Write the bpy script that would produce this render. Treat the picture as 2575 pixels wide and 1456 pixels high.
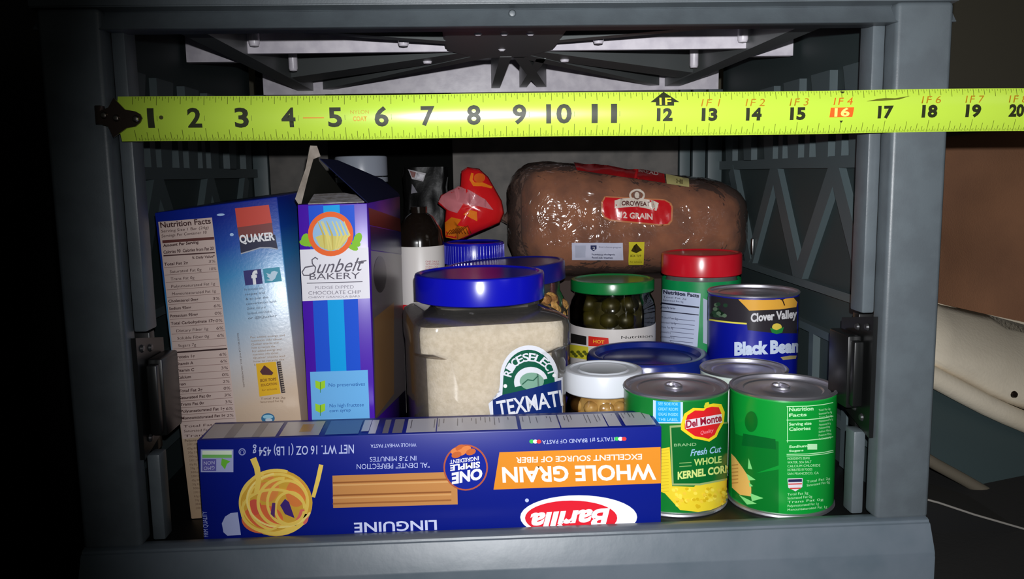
import bpy, bmesh, math, random
from math import sin, cos, tan, pi, radians, sqrt, atan2, asin
from mathutils import Vector, Matrix
from mathutils.bvhtree import BVHTree
random.seed(7)
S = 0.0254                       # everything below is laid out in inches
scene = bpy.context.scene
C = scene.collection
for o in list(bpy.data.objects): bpy.data.objects.remove(o)

# ------------------------------------------------------------------ camera
FPX, CX, CY = 2143.0, 1287.5, 728.0
YAW, PITCH, ROLL = radians(2.8), radians(7.8), radians(1.0)
CAM = Vector((0.4, -19.0, 8.0))
fw = Vector((sin(YAW)*cos(PITCH), cos(YAW)*cos(PITCH), -sin(PITCH)))
r0 = fw.cross(Vector((0, 0, 1))).normalized(); u0 = r0.cross(fw)
rt = cos(ROLL)*r0 - sin(ROLL)*u0; up = sin(ROLL)*r0 + cos(ROLL)*u0
cd = bpy.data.cameras.new('camera'); cam = bpy.data.objects.new('camera', cd); C.objects.link(cam)
cd.sensor_fit = 'HORIZONTAL'; cd.sensor_width = 36.0; cd.lens = FPX/2575.0*36.0
cd.clip_start = 0.01; cd.clip_end = 50
m3 = Matrix((rt, up, -fw)).transposed()
cam.matrix_world = Matrix.Translation(CAM*S) @ m3.to_4x4()
scene.camera = cam

def ray(px, py): return fw + rt*((px-CX)/FPX) - up*((py-CY)/FPX)
def AY(px, py, Y): d = ray(px, py); return CAM + d*((Y-CAM.y)/d.y)
def AZ(px, py, Z): d = ray(px, py); return CAM + d*((Z-CAM.z)/d.z)
def AX(px, py, X): d = ray(px, py); return CAM + d*((X-CAM.x)/d.x)
def AD(px, py, D): return CAM + ray(px, py)*D

# ------------------------------------------------------------------ light
w = bpy.data.worlds.new('world'); scene.world = w; w.use_nodes = True
w.node_tree.nodes['Background'].inputs[0].default_value = (0.62, 0.70, 0.66, 1)
w.node_tree.nodes['Background'].inputs[1].default_value = 0.012
FLASH = CAM + Vector((0.25, 0.0, 0.75))
ld = bpy.data.lights.new('phone_flash', 'SPOT'); flash = bpy.data.objects.new('phone_flash', ld); C.objects.link(flash)
ld.energy = 17.5; ld.color = (0.97, 0.98, 1.0); ld.shadow_soft_size = 0.09*S
ld.spot_size = radians(90); ld.spot_blend = 1.0
flash.location = FLASH*S
aim = AY(1860, 700, 3.0) - FLASH
flash.rotation_euler = aim.to_track_quat('-Z', 'Y').to_euler()
# faint second glint source: the warm room lamp far off to the right
ld2 = bpy.data.lights.new('room_lamp', 'AREA'); l2 = bpy.data.objects.new('room_lamp', ld2); C.objects.link(l2)
ld2.energy = 0.25; ld2.color = (1.0, 0.93, 0.85); ld2.size = 0.3
l2.location = Vector((34, -30, 22))*S
l2.rotation_euler = (Vector((14, 8, 3)) - Vector((34, -30, 22))).to_track_quat('-Z', 'Y').to_euler()
vs = scene.view_settings
vs.view_transform = 'Standard'; vs.look = 'None'; vs.gamma = 1; vs.use_curve_mapping = False; vs.exposure = 0.0

# ------------------------------------------------------------------ materials
def lin(c):
    c = c/255.0
    return c/12.92 if c <= 0.04045 else ((c+0.055)/1.055)**2.4
def col(rgb): return (lin(rgb[0]), lin(rgb[1]), lin(rgb[2]), 1)
MC = {}
def mat(name, rgb, rough=0.5, metal=0.0, spec=0.5, bump=None, var=None, coat=0.0):
    if name in MC: return MC[name]
    m = bpy.data.materials.new(name); m.use_nodes = True; nt = m.node_tree
    b = nt.nodes['Principled BSDF']
    b.inputs['Base Color'].default_value = col(rgb); b.inputs['Roughness'].default_value = rough
    b.inputs['Metallic'].default_value = metal; b.inputs['Specular IOR Level'].default_value = spec
    b.inputs['Coat Weight'].default_value = coat; b.inputs['Coat Roughness'].default_value = 0.08
    tc = nt.nodes.new('ShaderNodeTexCoord')
    if var:
        n = nt.nodes.new('ShaderNodeTexNoise'); n.inputs['Scale'].default_value = var[0]; n.inputs['Detail'].default_value = 5
        nt.links.new(tc.outputs['Object'], n.inputs['Vector'])
        cr = nt.nodes.new('ShaderNodeValToRGB'); cr.color_ramp.elements[0].color = col(rgb); cr.color_ramp.elements[1].color = col(var[1])
        cr.color_ramp.elements[0].position = 0.38; cr.color_ramp.elements[1].position = 0.62
        nt.links.new(n.outputs['Fac'], cr.inputs['Fac']); nt.links.new(cr.outputs['Color'], b.inputs['Base Color'])
    if bump:
        n = nt.nodes.new('ShaderNodeTexNoise'); n.inputs['Scale'].default_value = bump[0]; n.inputs['Detail'].default_value = 4
        nt.links.new(tc.outputs['Object'], n.inputs['Vector'])
        bp = nt.nodes.new('ShaderNodeBump'); bp.inputs['Strength'].default_value = bump[1]; bp.inputs['Distance'].default_value = bump[2] if len(bump) > 2 else 0.0005
        nt.links.new(n.outputs['Fac'], bp.inputs['Height']); nt.links.new(bp.outputs['Normal'], b.inputs['Normal'])
    MC[name] = m; return m
def clear(name, tint=(255, 255, 255), rough=0.06, base=0.06, bump=None, film=None, ior=1.45):
    """see-through plastic / glass: transparent body with a fresnel gloss"""
    if name in MC: return MC[name]
    m = bpy.data.materials.new(name); m.use_nodes = True; nt = m.node_tree; nt.nodes.clear()
    out = nt.nodes.new('ShaderNodeOutputMaterial'); mx = nt.nodes.new('ShaderNodeMixShader')
    t = nt.nodes.new('ShaderNodeBsdfTransparent'); t.inputs[0].default_value = col(tint)
    g = nt.nodes.new('ShaderNodeBsdfGlossy'); g.inputs['Roughness'].default_value = rough; g.inputs[0].default_value = (1, 1, 1, 1)
    fr = nt.nodes.new('ShaderNodeFresnel'); fr.inputs[0].default_value = ior
    ma = nt.nodes.new('ShaderNodeMath'); ma.operation = 'ADD'; ma.inputs[1].default_value = base; ma.use_clamp = True
    nt.links.new(fr.outputs[0], ma.inputs[0]); nt.links.new(ma.outputs[0], mx.inputs[0])
    src = t
    if film:
        d = nt.nodes.new('ShaderNodeBsdfDiffuse'); d.inputs[0].default_value = col(film[0])
        m2 = nt.nodes.new('ShaderNodeMixShader'); m2.inputs[0].default_value = film[1]
        nt.links.new(t.outputs[0], m2.inputs[1]); nt.links.new(d.outputs[0], m2.inputs[2]); src = m2
    nt.links.new(src.outputs[0], mx.inputs[1]); nt.links.new(g.outputs[0], mx.inputs[2])
    if bump:
        tc = nt.nodes.new('ShaderNodeTexCoord'); n = nt.nodes.new('ShaderNodeTexNoise'); n.inputs['Scale'].default_value = bump[0]
        n.inputs['Detail'].default_value = 3; n.inputs['Distortion'].default_value = 0.6
        nt.links.new(tc.outputs['Object'], n.inputs['Vector'])
        bp = nt.nodes.new('ShaderNodeBump'); bp.inputs['Strength'].default_value = bump[1]; bp.inputs['Distance'].default_value = bump[2]
        nt.links.new(n.outputs['Fac'], bp.inputs['Height'])
        nt.links.new(bp.outputs['Normal'], g.inputs['Normal']); nt.links.new(bp.outputs['Normal'], fr.inputs['Normal'])
    nt.links.new(mx.outputs[0], out.inputs[0]); MC[name] = m; return m
def ink(rgb, rough=0.45):
    return mat('ink_%02x%02x%02x_%d' % (rgb[0], rgb[1], rgb[2], int(rough*100)), rgb, rough, spec=0.3)

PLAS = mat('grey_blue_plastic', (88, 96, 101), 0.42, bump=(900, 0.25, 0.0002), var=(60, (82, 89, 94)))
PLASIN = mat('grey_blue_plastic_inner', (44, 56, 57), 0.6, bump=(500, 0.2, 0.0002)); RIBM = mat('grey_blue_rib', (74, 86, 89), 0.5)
CEIL = mat('grey_ribbed_plastic', (226, 220, 228), 0.27, bump=(140, 0.15, 0.0004), var=(90, (206, 200, 210)))
BLACKP = mat('black_plastic', (16, 17, 17), 0.35); VOID = mat('painted_opening_dark', (6, 7, 6), 0.95, spec=0.1)
FLOORM = mat('black_rubber', (12, 13, 13), 0.45, bump=(200, 0.2, 0.0003))
BOARD = mat('grey_board', (104, 100, 96), 0.8, var=(40, (84, 82, 80)))
STEEL = mat('can_steel', (215, 213, 222), 0.45, metal=1.0, bump=(80, 0.05, 0.0003))
STEELD = mat('screw_steel', (150, 150, 150), 0.3, metal=1.0)

# ------------------------------------------------------------------ helpers
def org(p):
    v = Vector((0, 0, 0))
    while p is not None: v += p.location; p = p.parent
    return v
def obj(name, bm, m, parent=None, loc=None, sharp=32, keep=False):
    me = bpy.data.meshes.new(name)
    bm.normal_update()
    for f in bm.faces: f.smooth = True
    ca = radians(sharp)
    for e in bm.edges:
        if len(e.link_faces) == 2:
            try:
                if e.calc_face_angle(0) > ca: e.smooth = False
            except Exception: pass
    bm.to_mesh(me)
    base = org(parent) if parent is not None else (Vector(loc)*S if loc is not None else Vector((0, 0, 0)))
    for v in me.vertices: v.co = v.co*S - base
    for k in (m if isinstance(m, (list, tuple)) else [m]): me.materials.append(k)
    o = bpy.data.objects.new(name, me); C.objects.link(o)
    if parent is not None: o.parent = parent
    else: o.location = base
    if not keep: bm.free()
    return o
def tag(o, label=None, cat=None, group=None, kind=None):
    if label: o['label'] = label
    if cat: o['category'] = cat
    if group: o['group'] = group
    if kind: o['kind'] = kind
    return o
def thing(name, label, cat, loc, group=None):
    o = bpy.data.objects.new(name, None); C.objects.link(o); o.location = Vector(loc)*S; o.empty_display_size = 0.02
    return tag(o, label, cat, group)
def box(bm, x0, x1, y0, y1, z0, z1, bev=0.0, seg=2):
    r = bmesh.ops.create_cube(bm, size=1.0)
    for v in r['verts']:
        v.co = Vector((x0 if v.co.x < 0 else x1, y0 if v.co.y < 0 else y1, z0 if v.co.z < 0 else z1))
    if bev:
        es = list({e for v in r['verts'] for e in v.link_edges})
        bmesh.ops.bevel(bm, geom=es, offset=bev, segments=seg, affect='EDGES', profile=0.5)
    return bm
def hexa(bm, b, t, bev=0.0, seg=1):
    """b, t : four bottom and four top corners, same winding"""
    vs_ = [bm.verts.new(p) for p in list(b)+list(t)]
    fs = [bm.faces.new([vs_[i] for i in q]) for q in ((3, 2, 1, 0), (4, 5, 6, 7), (0, 1, 5, 4), (1, 2, 6, 5), (2, 3, 7, 6), (3, 0, 4, 7))]
    bmesh.ops.recalc_face_normals(bm, faces=fs)
    if bev:
        es = list({e for v in vs_ for e in v.link_edges})
        bmesh.ops.bevel(bm, geom=es, offset=bev, segments=seg, affect='EDGES', profile=0.5)
    return bm
def lathe(bm, cx, cy, prof, n=56, tilt=None):
    rings = []
    for (r, z) in prof:
        if r <= 1e-5: rings.append([bm.verts.new((cx, cy, z))])
        else: rings.append([bm.verts.new((cx+r*cos(2*pi*k/n), cy+r*sin(2*pi*k/n), z)) for k in range(n)])
    nf = []
    for a, b in zip(rings, rings[1:]):
        for k in range(n):
            j = (k+1) % n
            if len(a) == 1 and len(b) == 1: continue
            if len(a) == 1: nf.append(bm.faces.new((a[0], b[j], b[k])))
            elif len(b) == 1: nf.append(bm.faces.new((a[k], a[j], b[0])))
            else: nf.append(bm.faces.new((a[k], a[j], b[j], b[k])))
    bmesh.ops.recalc_face_normals(bm, faces=nf)
    if tilt:
        M = Matrix.Translation((cx, cy, prof[0][1])) @ Matrix.Rotation(tilt[0], 4, tilt[1]) @ Matrix.Translation((-cx, -cy, -prof[0][1]))
        vv = {v for rg in rings for v in rg}
        bmesh.ops.transform(bm, matrix=M, verts=list(vv))
    return bm
def tube(bm, pts, r, n=10, closed=False):
    pts = [Vector(p) for p in pts]; rings = []
    for i, p in enumerate(pts):
        a = pts[max(i-1, 0)]; b = pts[min(i+1, len(pts)-1)]
        d = (b-a).normalized(); s = d.cross(Vector((0, 0, 1)))
        if s.length < 1e-4: s = Vector((1, 0, 0))
        s.normalize(); t = s.cross(d)
        rr = r[i] if isinstance(r, (list, tuple)) else r
        rings.append([bm.verts.new(p+s*rr*cos(2*pi*k/n)+t*rr*sin(2*pi*k/n)) for k in range(n)])
    for a, b in zip(rings, rings[1:]):
        for k in range(n): bm.faces.new((a[k], a[(k+1) % n], b[(k+1) % n], b[k]))
    bm.faces.new(rings[0][::-1]); bm.faces.new(rings[-1])
    bmesh.ops.recalc_face_normals(bm, faces=bm.faces)
    return bm
def prism(bm, pts, off):
    """polygon pts extruded by vector off"""
    a = [bm.verts.new(p) for p in pts]; b = [bm.verts.new(Vector(p)+Vector(off)) for p in pts]
    fs = [bm.faces.new(a), bm.faces.new(b[::-1])]
    for i in range(len(a)):
        j = (i+1) % len(a); fs.append(bm.faces.new((a[i], b[i], b[j], a[j])))
    bmesh.ops.recalc_face_normals(bm, faces=fs)
    return bm
def NB(): return bmesh.new()

# ------------------------------------------------------------------ printing: flat ink laid on a real surface
TC = {}
def glyphs(s, bold=0.0, shear=0.0, space=1.0):
    k = (s, bold, shear, space)
    if k in TC: return TC[k]
    cu = bpy.data.curves.new('t', 'FONT'); cu.body = s; cu.offset = bold; cu.shear = shear; cu.resolution_u = 3; cu.space_character = space
    o = bpy.data.objects.new('t', cu); C.objects.link(o)
    dg = bpy.context.evaluated_depsgraph_get(); me = o.evaluated_get(dg).to_mesh()
    v = [(q.co.x, q.co.y) for q in me.vertices]; f = [tuple(p.vertices) for p in me.polygons]
    o.evaluated_get(dg).to_mesh_clear(); bpy.data.objects.remove(o); bpy.data.curves.remove(cu)
    TC[k] = (v, f); return TC[k]
class Print:
    LAY = 0.0045
    def __init__(self, bvh, center, step=None, base=0):
        self.flat = step is None; self.nref = None; self.b = bvh; self.bb = []; self.sg = 0; self.lift = 0.0; self.c = center; self.step = step; self.items = []; self.base = base; self.n = 0
    def add(self, v, f, c):
        x0 = min(q[0] for q in v); x1 = max(q[0] for q in v); y0 = min(q[1] for q in v); y1 = max(q[1] for q in v)
        lay = 1
        for (a, b_, c2, d2, l2_) in self.bb:
            if a < x1 and b_ > x0 and c2 < y1 and d2 > y0: lay = max(lay, l2_+1)
        self.bb.append((x0, x1, y0, y1, lay)); self.n = max(self.n, lay)
        self.items.append((v, f, c, lay))
    def poly(self, pts, c): self.add(list(pts), [tuple(range(len(pts)))], c)
    def rect(self, x0, y0, x1, y1, c): self.poly([(x0, y0), (x1, y0), (x1, y1), (x0, y1)], c)
    def ell(self, x, y, rx, ry, c, n=36, rot=0):
        self.poly([(x+rx*cos(a)*cos(rot)-ry*sin(a)*sin(rot), y+rx*cos(a)*sin(rot)+ry*sin(a)*cos(rot)) for a in [2*pi*k/n for k in range(n)]], c)
    def ring(self, x, y, rx, ry, w_, c, a0=0, a1=360, n=44):
        v = []; f = []
        for k in range(n+1):
            a = radians(a0+(a1-a0)*k/n)
            v += [(x+rx*cos(a), y+ry*sin(a)), (x+(rx-w_)*cos(a), y+(ry-w_)*sin(a))]
        for k in range(n): f.append((2*k, 2*k+1, 2*k+3, 2*k+2))
        self.add(v, f, c)
    def line(self, pts, w_, c):
        v = []; f = []
        for i, p in enumerate(pts):
            a = pts[max(i-1, 0)]; b = pts[min(i+1, len(pts)-1)]
            dx, dy = b[0]-a[0], b[1]-a[1]; L = math.hypot(dx, dy) or 1
            ww = w_[i] if isinstance(w_, (list, tuple)) else w_
            v += [(p[0]-dy/L*ww/2, p[1]+dx/L*ww/2), (p[0]+dy/L*ww/2, p[1]-dx/L*ww/2)]
        for k in range(len(pts)-1): f.append((2*k, 2*k+1, 2*k+3, 2*k+2))
        self.add(v, f, c)
    def text(self, s, p0, p1, p2, c, bold=0.0, shear=0.0, space=1.0):
        """p0 baseline start, p1 baseline end, p2 = top of capitals above p0 (a number: height)"""
        if not isinstance(p2, tuple): p2 = (p0[0], p0[1]-p2)
        v, f = glyphs(s, bold, shear, space)
        if not v: return
        x0 = min(q[0] for q in v); x1 = max(q[0] for q in v); h = 0.70
        out = []
        for (x, y) in v:
            a = (x-x0)/(x1-x0); b = y/h
            out.append((p0[0]+(p1[0]-p0[0])*a+(p2[0]-p0[0])*b, p0[1]+(p1[1]-p0[1])*a+(p2[1]-p0[1])*b))
        self.add(out, f, c)
    def arctext(self, s, x, y, r, a0, a1, h, c, bold=0.0):
        for i, ch in enumerate(s):
            if ch == ' ': continue
            a = radians(a0+(a1-a0)*(i+0.5)/len(s)); px = x+r*cos(a); py = y-r*sin(a)
            rx, ry = sin(a), cos(a)          # to the right along the arc
            ux, uy = cos(a), -sin(a)
            wd = h*0.42
            self.text(ch, (px-rx*wd, py-ry*wd), (px+rx*wd, py+ry*wd), (px-rx*wd+ux*h, py-ry*wd+uy*h), c, bold)
    def rows(self, x0, y0, x1, dy, n, slope, c, h=5, fill=(0.5, 1.0), words=None, drift=0.0, bold=0.0):
        W = words or WORDS
        for k in range(n):
            fr = random.uniform(*fill); s = W[k % len(W)]
            xa = x0+drift*k; xb = xa+(x1-x0)*fr
            self.text(s, (xa, y0+dy*k), (xb, y0+dy*k+slope*(xb-xa)), h, c, bold)
    def hit(self, x, y):
        cx, cy = self.c
        sx_ = 1 if cx > x else -1; sy_ = 1 if cy > y else -1
        if self.nref is None:
            d = ray(cx, cy).normalized(); h = self.b.ray_cast(CAM, d); self.nref = h[1]; self.p0 = h[0]; self.sg = h[1].dot(d)
        for k in range(0, 120):
            s_ = k*0.75
            for dx, dy in (((0, 0),) if k == 0 else ((s_, 0), (0, s_), (s_, s_))):
                d = ray(x+sx_*dx, y+sy_*dy); h = self.b.ray_cast(CAM, d.normalized())
                if h[0] is None: continue
                if self.flat:
                    if h[1].dot(self.nref) > 0.8: return CAM+d*((self.p0-CAM).dot(self.nref)/d.dot(self.nref)), self.nref
                elif h[1].dot(d)*self.sg > 0: return h[0], h[1]
        return None
    def build(self, name, parent, rough=0.45, label=None):
        cols = []; bm = NB(); LAY = min(self.LAY, 0.06/max(1, self.n+self.base))
        for (v, f, c, lay) in self.items:
            if c not in cols: cols.append(c)
            ci = cols.index(c)
            b2 = bmesh.new(); vv = [b2.verts.new((p[0], p[1], 0)) for p in v]
            for q in f:
                try: b2.faces.new([vv[i] for i in q])
                except ValueError: pass
            if self.step:
                for ax in ((0, 1) if isinstance(self.step, tuple) else (0,)):
                    st = self.step[ax] if isinstance(self.step, tuple) else self.step
                    lo = min(p[ax] for p in v); hi = max(p[ax] for p in v)
                    if hi-lo < st: continue
                    if isinstance(self.step, tuple): bmesh.ops.triangulate(b2, faces=b2.faces[:])
                    t = (math.floor(lo/st)+1)*st; no = (1, 0, 0) if ax == 0 else (0, 1, 0)
                    while t < hi:
                        bmesh.ops.bisect_plane(b2, geom=b2.verts[:]+b2.edges[:]+b2.faces[:], plane_co=(t*no[0], t*no[1], 0), plane_no=no)
                        t += st
            b2.verts.ensure_lookup_table()
            mp = {}
            for q in b2.verts:
                h = self.hit(q.co.x, q.co.y)
                if h is None: continue
                n = h[1]
                if n.dot(CAM-h[0]) < 0: n = -n
                mp[q] = bm.verts.new(h[0]+n*((lay+self.base)*LAY+(0.002 if self.flat else 0.007)+self.lift))
            for q in b2.faces:
                if all(z in mp for z in q.verts):
                    try:
                        nf = bm.faces.new([mp[z] for z in q.verts]); nf.material_index = ci
                    except ValueError: pass
            b2.free()
        o = obj(name, bm, [ink(c, rough) for c in cols], parent, sharp=80)
        if label: o['label'] = label
        return o
WORDS = ['Total Fat 2g', 'Saturated Fat 0g', 'Trans Fat 0g', 'Polyunsaturated Fat 1g', 'Monounsaturated Fat 1g', 'Cholesterol 0mg', 'Sodium 95mg',
         'Potassium 95mg', 'Total Carbohydrate 17g', 'Dietary Fiber 1g', 'Soluble Fiber 0g', 'Sugars 7g', 'Protein 1g', 'Vitamin A', 'Vitamin C', 'Calcium', 'Iron']
WHT, BLK = (232, 232, 236), (28, 26, 28)
def bvh(bm): bm.normal_update(); return BVHTree.FromBMesh(bm)

# ================================================================== SETTING
ZF = -0.62                       # inner floor of the cabinet
bm = NB(); box(bm, -60, 60, -30, 70, -4.2, -4.0); tag(obj('floor', bm, mat('dark_carpet', (26, 25, 24), 0.95, bump=(300, 0.6, 0.001))), kind='structure')
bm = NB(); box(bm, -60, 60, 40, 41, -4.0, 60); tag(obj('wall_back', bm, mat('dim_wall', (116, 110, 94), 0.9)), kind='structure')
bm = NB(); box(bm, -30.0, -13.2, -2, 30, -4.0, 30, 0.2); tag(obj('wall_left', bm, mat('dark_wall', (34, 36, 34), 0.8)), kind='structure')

# ================================================================== CABINET
cab = thing('storage_cabinet', 'grey-blue plastic storage cabinet standing open around all the groceries', 'cabinet', (1.3, 8, -4.0))
XL, XR = -8.6, 11.25             # outside of the posts
YB = 16.9
def cpost(x0, x1, inner, s):
    bm = NB()
    box(bm, x0, x1, 0.0, 0.62, -0.4, 11.6, 0.11, 3)
    p = obj('post', bm, PLAS, cab)
    for za, zb2 in ((-0.5, 1.6), (4.55, 11.4)):
        bm = NB(); xa, xb = sorted((inner, inner-s*0.3)); box(bm, xa, xb, 0.5 if za > 0 else 0.66, 1.15, za, zb2, 0.05, 2)
        obj('inner_lip', bm, PLAS, p)
    return p
postL = cpost(XL, -7.28, -7.28, -1)
postR = cpost(9.95, XR, 9.95, 1)
bm = NB()                        # bottom rail
prof = [(0.46, -0.72), (0.44, -0.42), (0.30, -0.37), (0.0, -0.33), (-0.16, -0.40), (-0.42, -0.98), (-0.46, -1.12), (-0.46, -4.0), (1.2, -4.0), (1.2, -0.72)]
prism(bm, [Vector((XL+0.02, y, z)) for y, z in prof], (XR-XL-0.08, 0, 0))
bmesh.ops.bevel(bm, geom=[e for e in bm.edges if abs((e.verts[0].co-e.verts[1].co).x) > 5], offset=0.05, segments=2, affect='EDGES')
obj('bottom_rail', bm, mat('worn_grey_blue_plastic', (94, 103, 112), 0.4, bump=(60, 0.35, 0.0006), var=(30, (84, 95, 104))), cab)
bm = NB()                        # top rail
prof = [(0.75, 11.15), (0.0, 11.15), (0.04, 11.18), (0.34, 11.56), (-0.08, 11.6), (-0.12, 12.6), (1.0, 12.8), (1.0, 11.3)]
prism(bm, [Vector((XL-0.08, y, z)) for y, z in prof], (XR-XL+0.14, 0, 0))
bmesh.ops.bevel(bm, geom=[e for e in bm.edges if abs((e.verts[0].co-e.verts[1].co).x) > 5], offset=0.025, segments=2, affect='EDGES')
tr = obj('top_rail', bm, PLAS, cab)
bm = NB(); q = AY(1288, 34, 0.18); lathe(bm, 0, 0, [(0, 0.05), (0.06, 0.04), (0.085, 0.0), (0.085, -0.02)], 18)
bmesh.ops.transform(bm, matrix=Matrix.Translation((q.x, q.y, q.z)) @ Matrix.Rotation(radians(90), 4, 'X'), verts=bm.verts)
obj('rail_peg', bm, PLAS, tr)
# floor tray, outer walls, back
bm = NB(); box(bm, XL+0.15, XR-0.1, 0.47, YB+0.2, ZF-0.4, ZF, 0.03); obj('floor_tray', bm, FLOORM, cab)
NR = [0]
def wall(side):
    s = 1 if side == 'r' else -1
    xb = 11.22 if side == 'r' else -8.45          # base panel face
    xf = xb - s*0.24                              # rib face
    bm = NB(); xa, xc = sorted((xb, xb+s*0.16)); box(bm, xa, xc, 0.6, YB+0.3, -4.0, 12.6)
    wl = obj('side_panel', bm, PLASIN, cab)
    def strip(pts):                               # polygon in (y, z)
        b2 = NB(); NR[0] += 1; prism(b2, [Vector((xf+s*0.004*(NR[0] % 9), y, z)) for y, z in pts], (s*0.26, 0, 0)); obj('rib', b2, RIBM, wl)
    def bar(y0, z0, y1, z1, wd):
        d = Vector((y1-y0, z1-z0)).normalized(); n = Vector((-d.y, d.x))*wd/2
        strip([(y0-n.x, z0-n.y), (y1-n.x, z1-n.y), (y1+n.x, z1+n.y), (y0+n.x, z0+n.y)])
    bar(1.2, 4.35, YB, 4.35, 0.24); bar(1.2, 3.0, YB, 3.0, 0.24); bar(1.2, 8.15, YB, 8.15, 0.34); bar(1.2, 0.6, YB, 0.6, 0.24)
    ys = [3.1, 5.5, 8.0, 10.4, 12.8, 15.2]
    for i, (a, b) in enumerate(zip(ys, ys[1:])):
        if i % 2 == 0: bar(a, 4.45, b, 7.99, 0.62)
        else: bar(a, 7.99, b, 4.45, 0.62)
    for y in (1.75, 4.2, 6.7, 9.2, 11.7, 14.2):   # uprights below
        bar(y, -0.6, y, 2.9, 0.34)
    for i, y in enumerate((1.9, 4.1, 6.3, 8.6, 10.9, 13.2, 15.5)):   # short uprights above, wider at the top
        strip([(y-0.45, 8.3), (y+0.4, 8.3), (y+0.55, 9.3), (y+1.0, 10.8), (y-0.4, 10.8)])
    for i, y in enumerate((3.0, 5.2, 7.5, 9.8)):
        strip([(y-0.2, 8.3), (y+0.2, 8.3), (y+0.2, 9.9), (y-0.2, 9.9)])
    return wl
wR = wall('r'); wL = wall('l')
b2 = NB(); q = AX(1893, 620, 10.98); box(b2, 10.93, 10.98, q.y-0.12, q.y+0.1, q.z-0.3, q.z+0.3, 0.02); obj('clip', b2, STEELD, wR)
bm = NB(); box(bm, XL+0.1, XR-0.1, YB+1.6, YB+1.8, -0.9, 12.7); obj('dark_backing', bm, VOID, cab)  # black sheet added to stand for the darkness beyond the back opening
bp = []
for (xa, xb) in ((-7.75, -5.35), (-0.22, 9.25)):
    bm = NB(); box(bm, xa, xb, YB, YB+0.15, ZF, 11.35, 0.02); obj('back_board', bm, BOARD, cab)
for xa, xb in ((9.3, 9.75), (9.85, 10.4), (10.5, 11.1), (-8.4, -7.8)):
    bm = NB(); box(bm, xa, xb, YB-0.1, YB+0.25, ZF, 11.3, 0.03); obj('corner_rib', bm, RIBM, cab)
# ceiling: deck with ribs, all hanging down
bm = NB(); box(bm, XL+0.05, XR-0.1, 0.8, YB+1.7, 12.55, 12.75); deck = obj('ceiling_deck', bm, mat('ceiling_dark_plastic', (92, 92, 94), 0.55), cab)
ZC = 11.5
DARKC = mat('ceiling_rib_plastic', (96, 100, 100), 0.42)
def crib(pts, z0=ZC, z1=12.56, m=None, name='ceiling_rib', bev=0.0):
    b = NB(); prism(b, [Vector((x, y, z0)) for x, y in pts], (0, 0, z1-z0))
    if bev: bmesh.ops.bevel(b, geom=b.edges[:], offset=bev, segments=2, affect='EDGES')
    return obj(name, b, m or CEIL, deck)
def cbar(x0, y0, x1, y1, w0, w1=None, z0=ZC, m=None, z1=12.56):
    w1 = w1 or w0; d = Vector((x1-x0, y1-y0)).normalized(); n = Vector((-d.y, d.x))
    crib([(x0-n.x*w0/2, y0-n.y*w0/2), (x1-n.x*w1/2, y1-n.y*w1/2), (x1+n.x*w1/2, y1+n.y*w1/2), (x0+n.x*w0/2, y0+n.y*w0/2)], z0, z1, m)
cbar(-5.9, 6.45, 8.7, 6.45, 0.18)                 # front cross rib
cbar(-7.8, 16.9, 10.9, 16.9, 0.2, z0=11.3)        # rear cross rib
cbar(-5.8, 2.6, 8.7, 2.6, 0.15, z0=11.62)
crib([(-0.15, 2.0), (2.95, 2.0), (2.95, 5.9), (2.2, 7.6), (0.7, 7.6), (-0.15, 5.9)], 11.46, 12.0, DARKC, 'hub_plate', 0.05)
cbar(0.3, 4.8, -6.0, 1.2, 0.5, 0.3, z0=11.48, m=DARKC)
cbar(2.5, 4.8, 8.9, 1.2, 0.5, 0.3, z0=11.48, m=DARKC)
cbar(0.7, 7.0, -6.1, 13.6, 1.1, 1.3, z0=11.49, m=DARKC)
cbar(2.3, 7.0, 9.0, 13.6, 1.1, 1.3, z0=11.49, m=DARKC)
cbar(1.0, 7.2, -5.2, 16.7, 0.55, 0.4, z0=11.47, m=DARKC)
cbar(2.0, 7.2, 8.2, 16.7, 0.55, 0.4, z0=11.47, m=DARKC)
cbar(1.62, 7.3, 1.62, 16.8, 0.35, z0=11.45, m=DARKC)
cbar(2.75, 8.0, 2.75, 16.8, 0.3, z0=11.47, m=DARKC); cbar(2.05, 7.4, 3.5, 16.6, 0.4, z0=11.46, m=DARKC)
cbar(-6.1, 1.1, -6.1, 16.8, 0.62, z0=11.44, m=DARKC); cbar(8.95, 1.1, 8.95, 16.8, 0.62, z0=11.44, m=DARKC)
cbar(-8.3, 9.0, -6.3, 9.0, 0.3, z0=11.6); cbar(9.2, 9.0, 11.0, 9.0, 0.3, z0=11.6)
def stud(x, y, z0, r=0.12):
    b = NB(); lathe(b, x, y, [(0, z0), (r*0.8, z0+0.02), (r, z0+0.1), (r, 12.56)], 16); obj('screw_post', b, CEIL, deck)
for px, py in ((1202, 68), (1270, 68), (1341, 68), (1202, 89), (1268, 89), (1334, 89), (1262, 128)):
    q = AZ(px, py, 11.42); b = NB(); lathe(b, q.x, q.y, [(0, 11.40), (0.06, 11.41), (0.11, 11.46), (0.13, 11.5)], 16); obj('knob', b, mat('knob_painted_glint', (210, 206, 212), 0.2), deck)  # glints on the knobs put into their pale colour
for px, py, z in ((1015, 118, 11.5), (1505, 112, 11.5), (1130, 92, 11.7), (1400, 90, 11.7), (1075, 162, 11.4), (1420, 158, 11.4), (738, 180, 11.5), (1745, 172, 11.5), (640, 118, 11.6), (1868, 108, 11.6), (1820, 160, 11.5), (650, 170, 11.5)):
    q = AZ(px, py, z); stud(q.x, q.y, z, 0.15)
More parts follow.
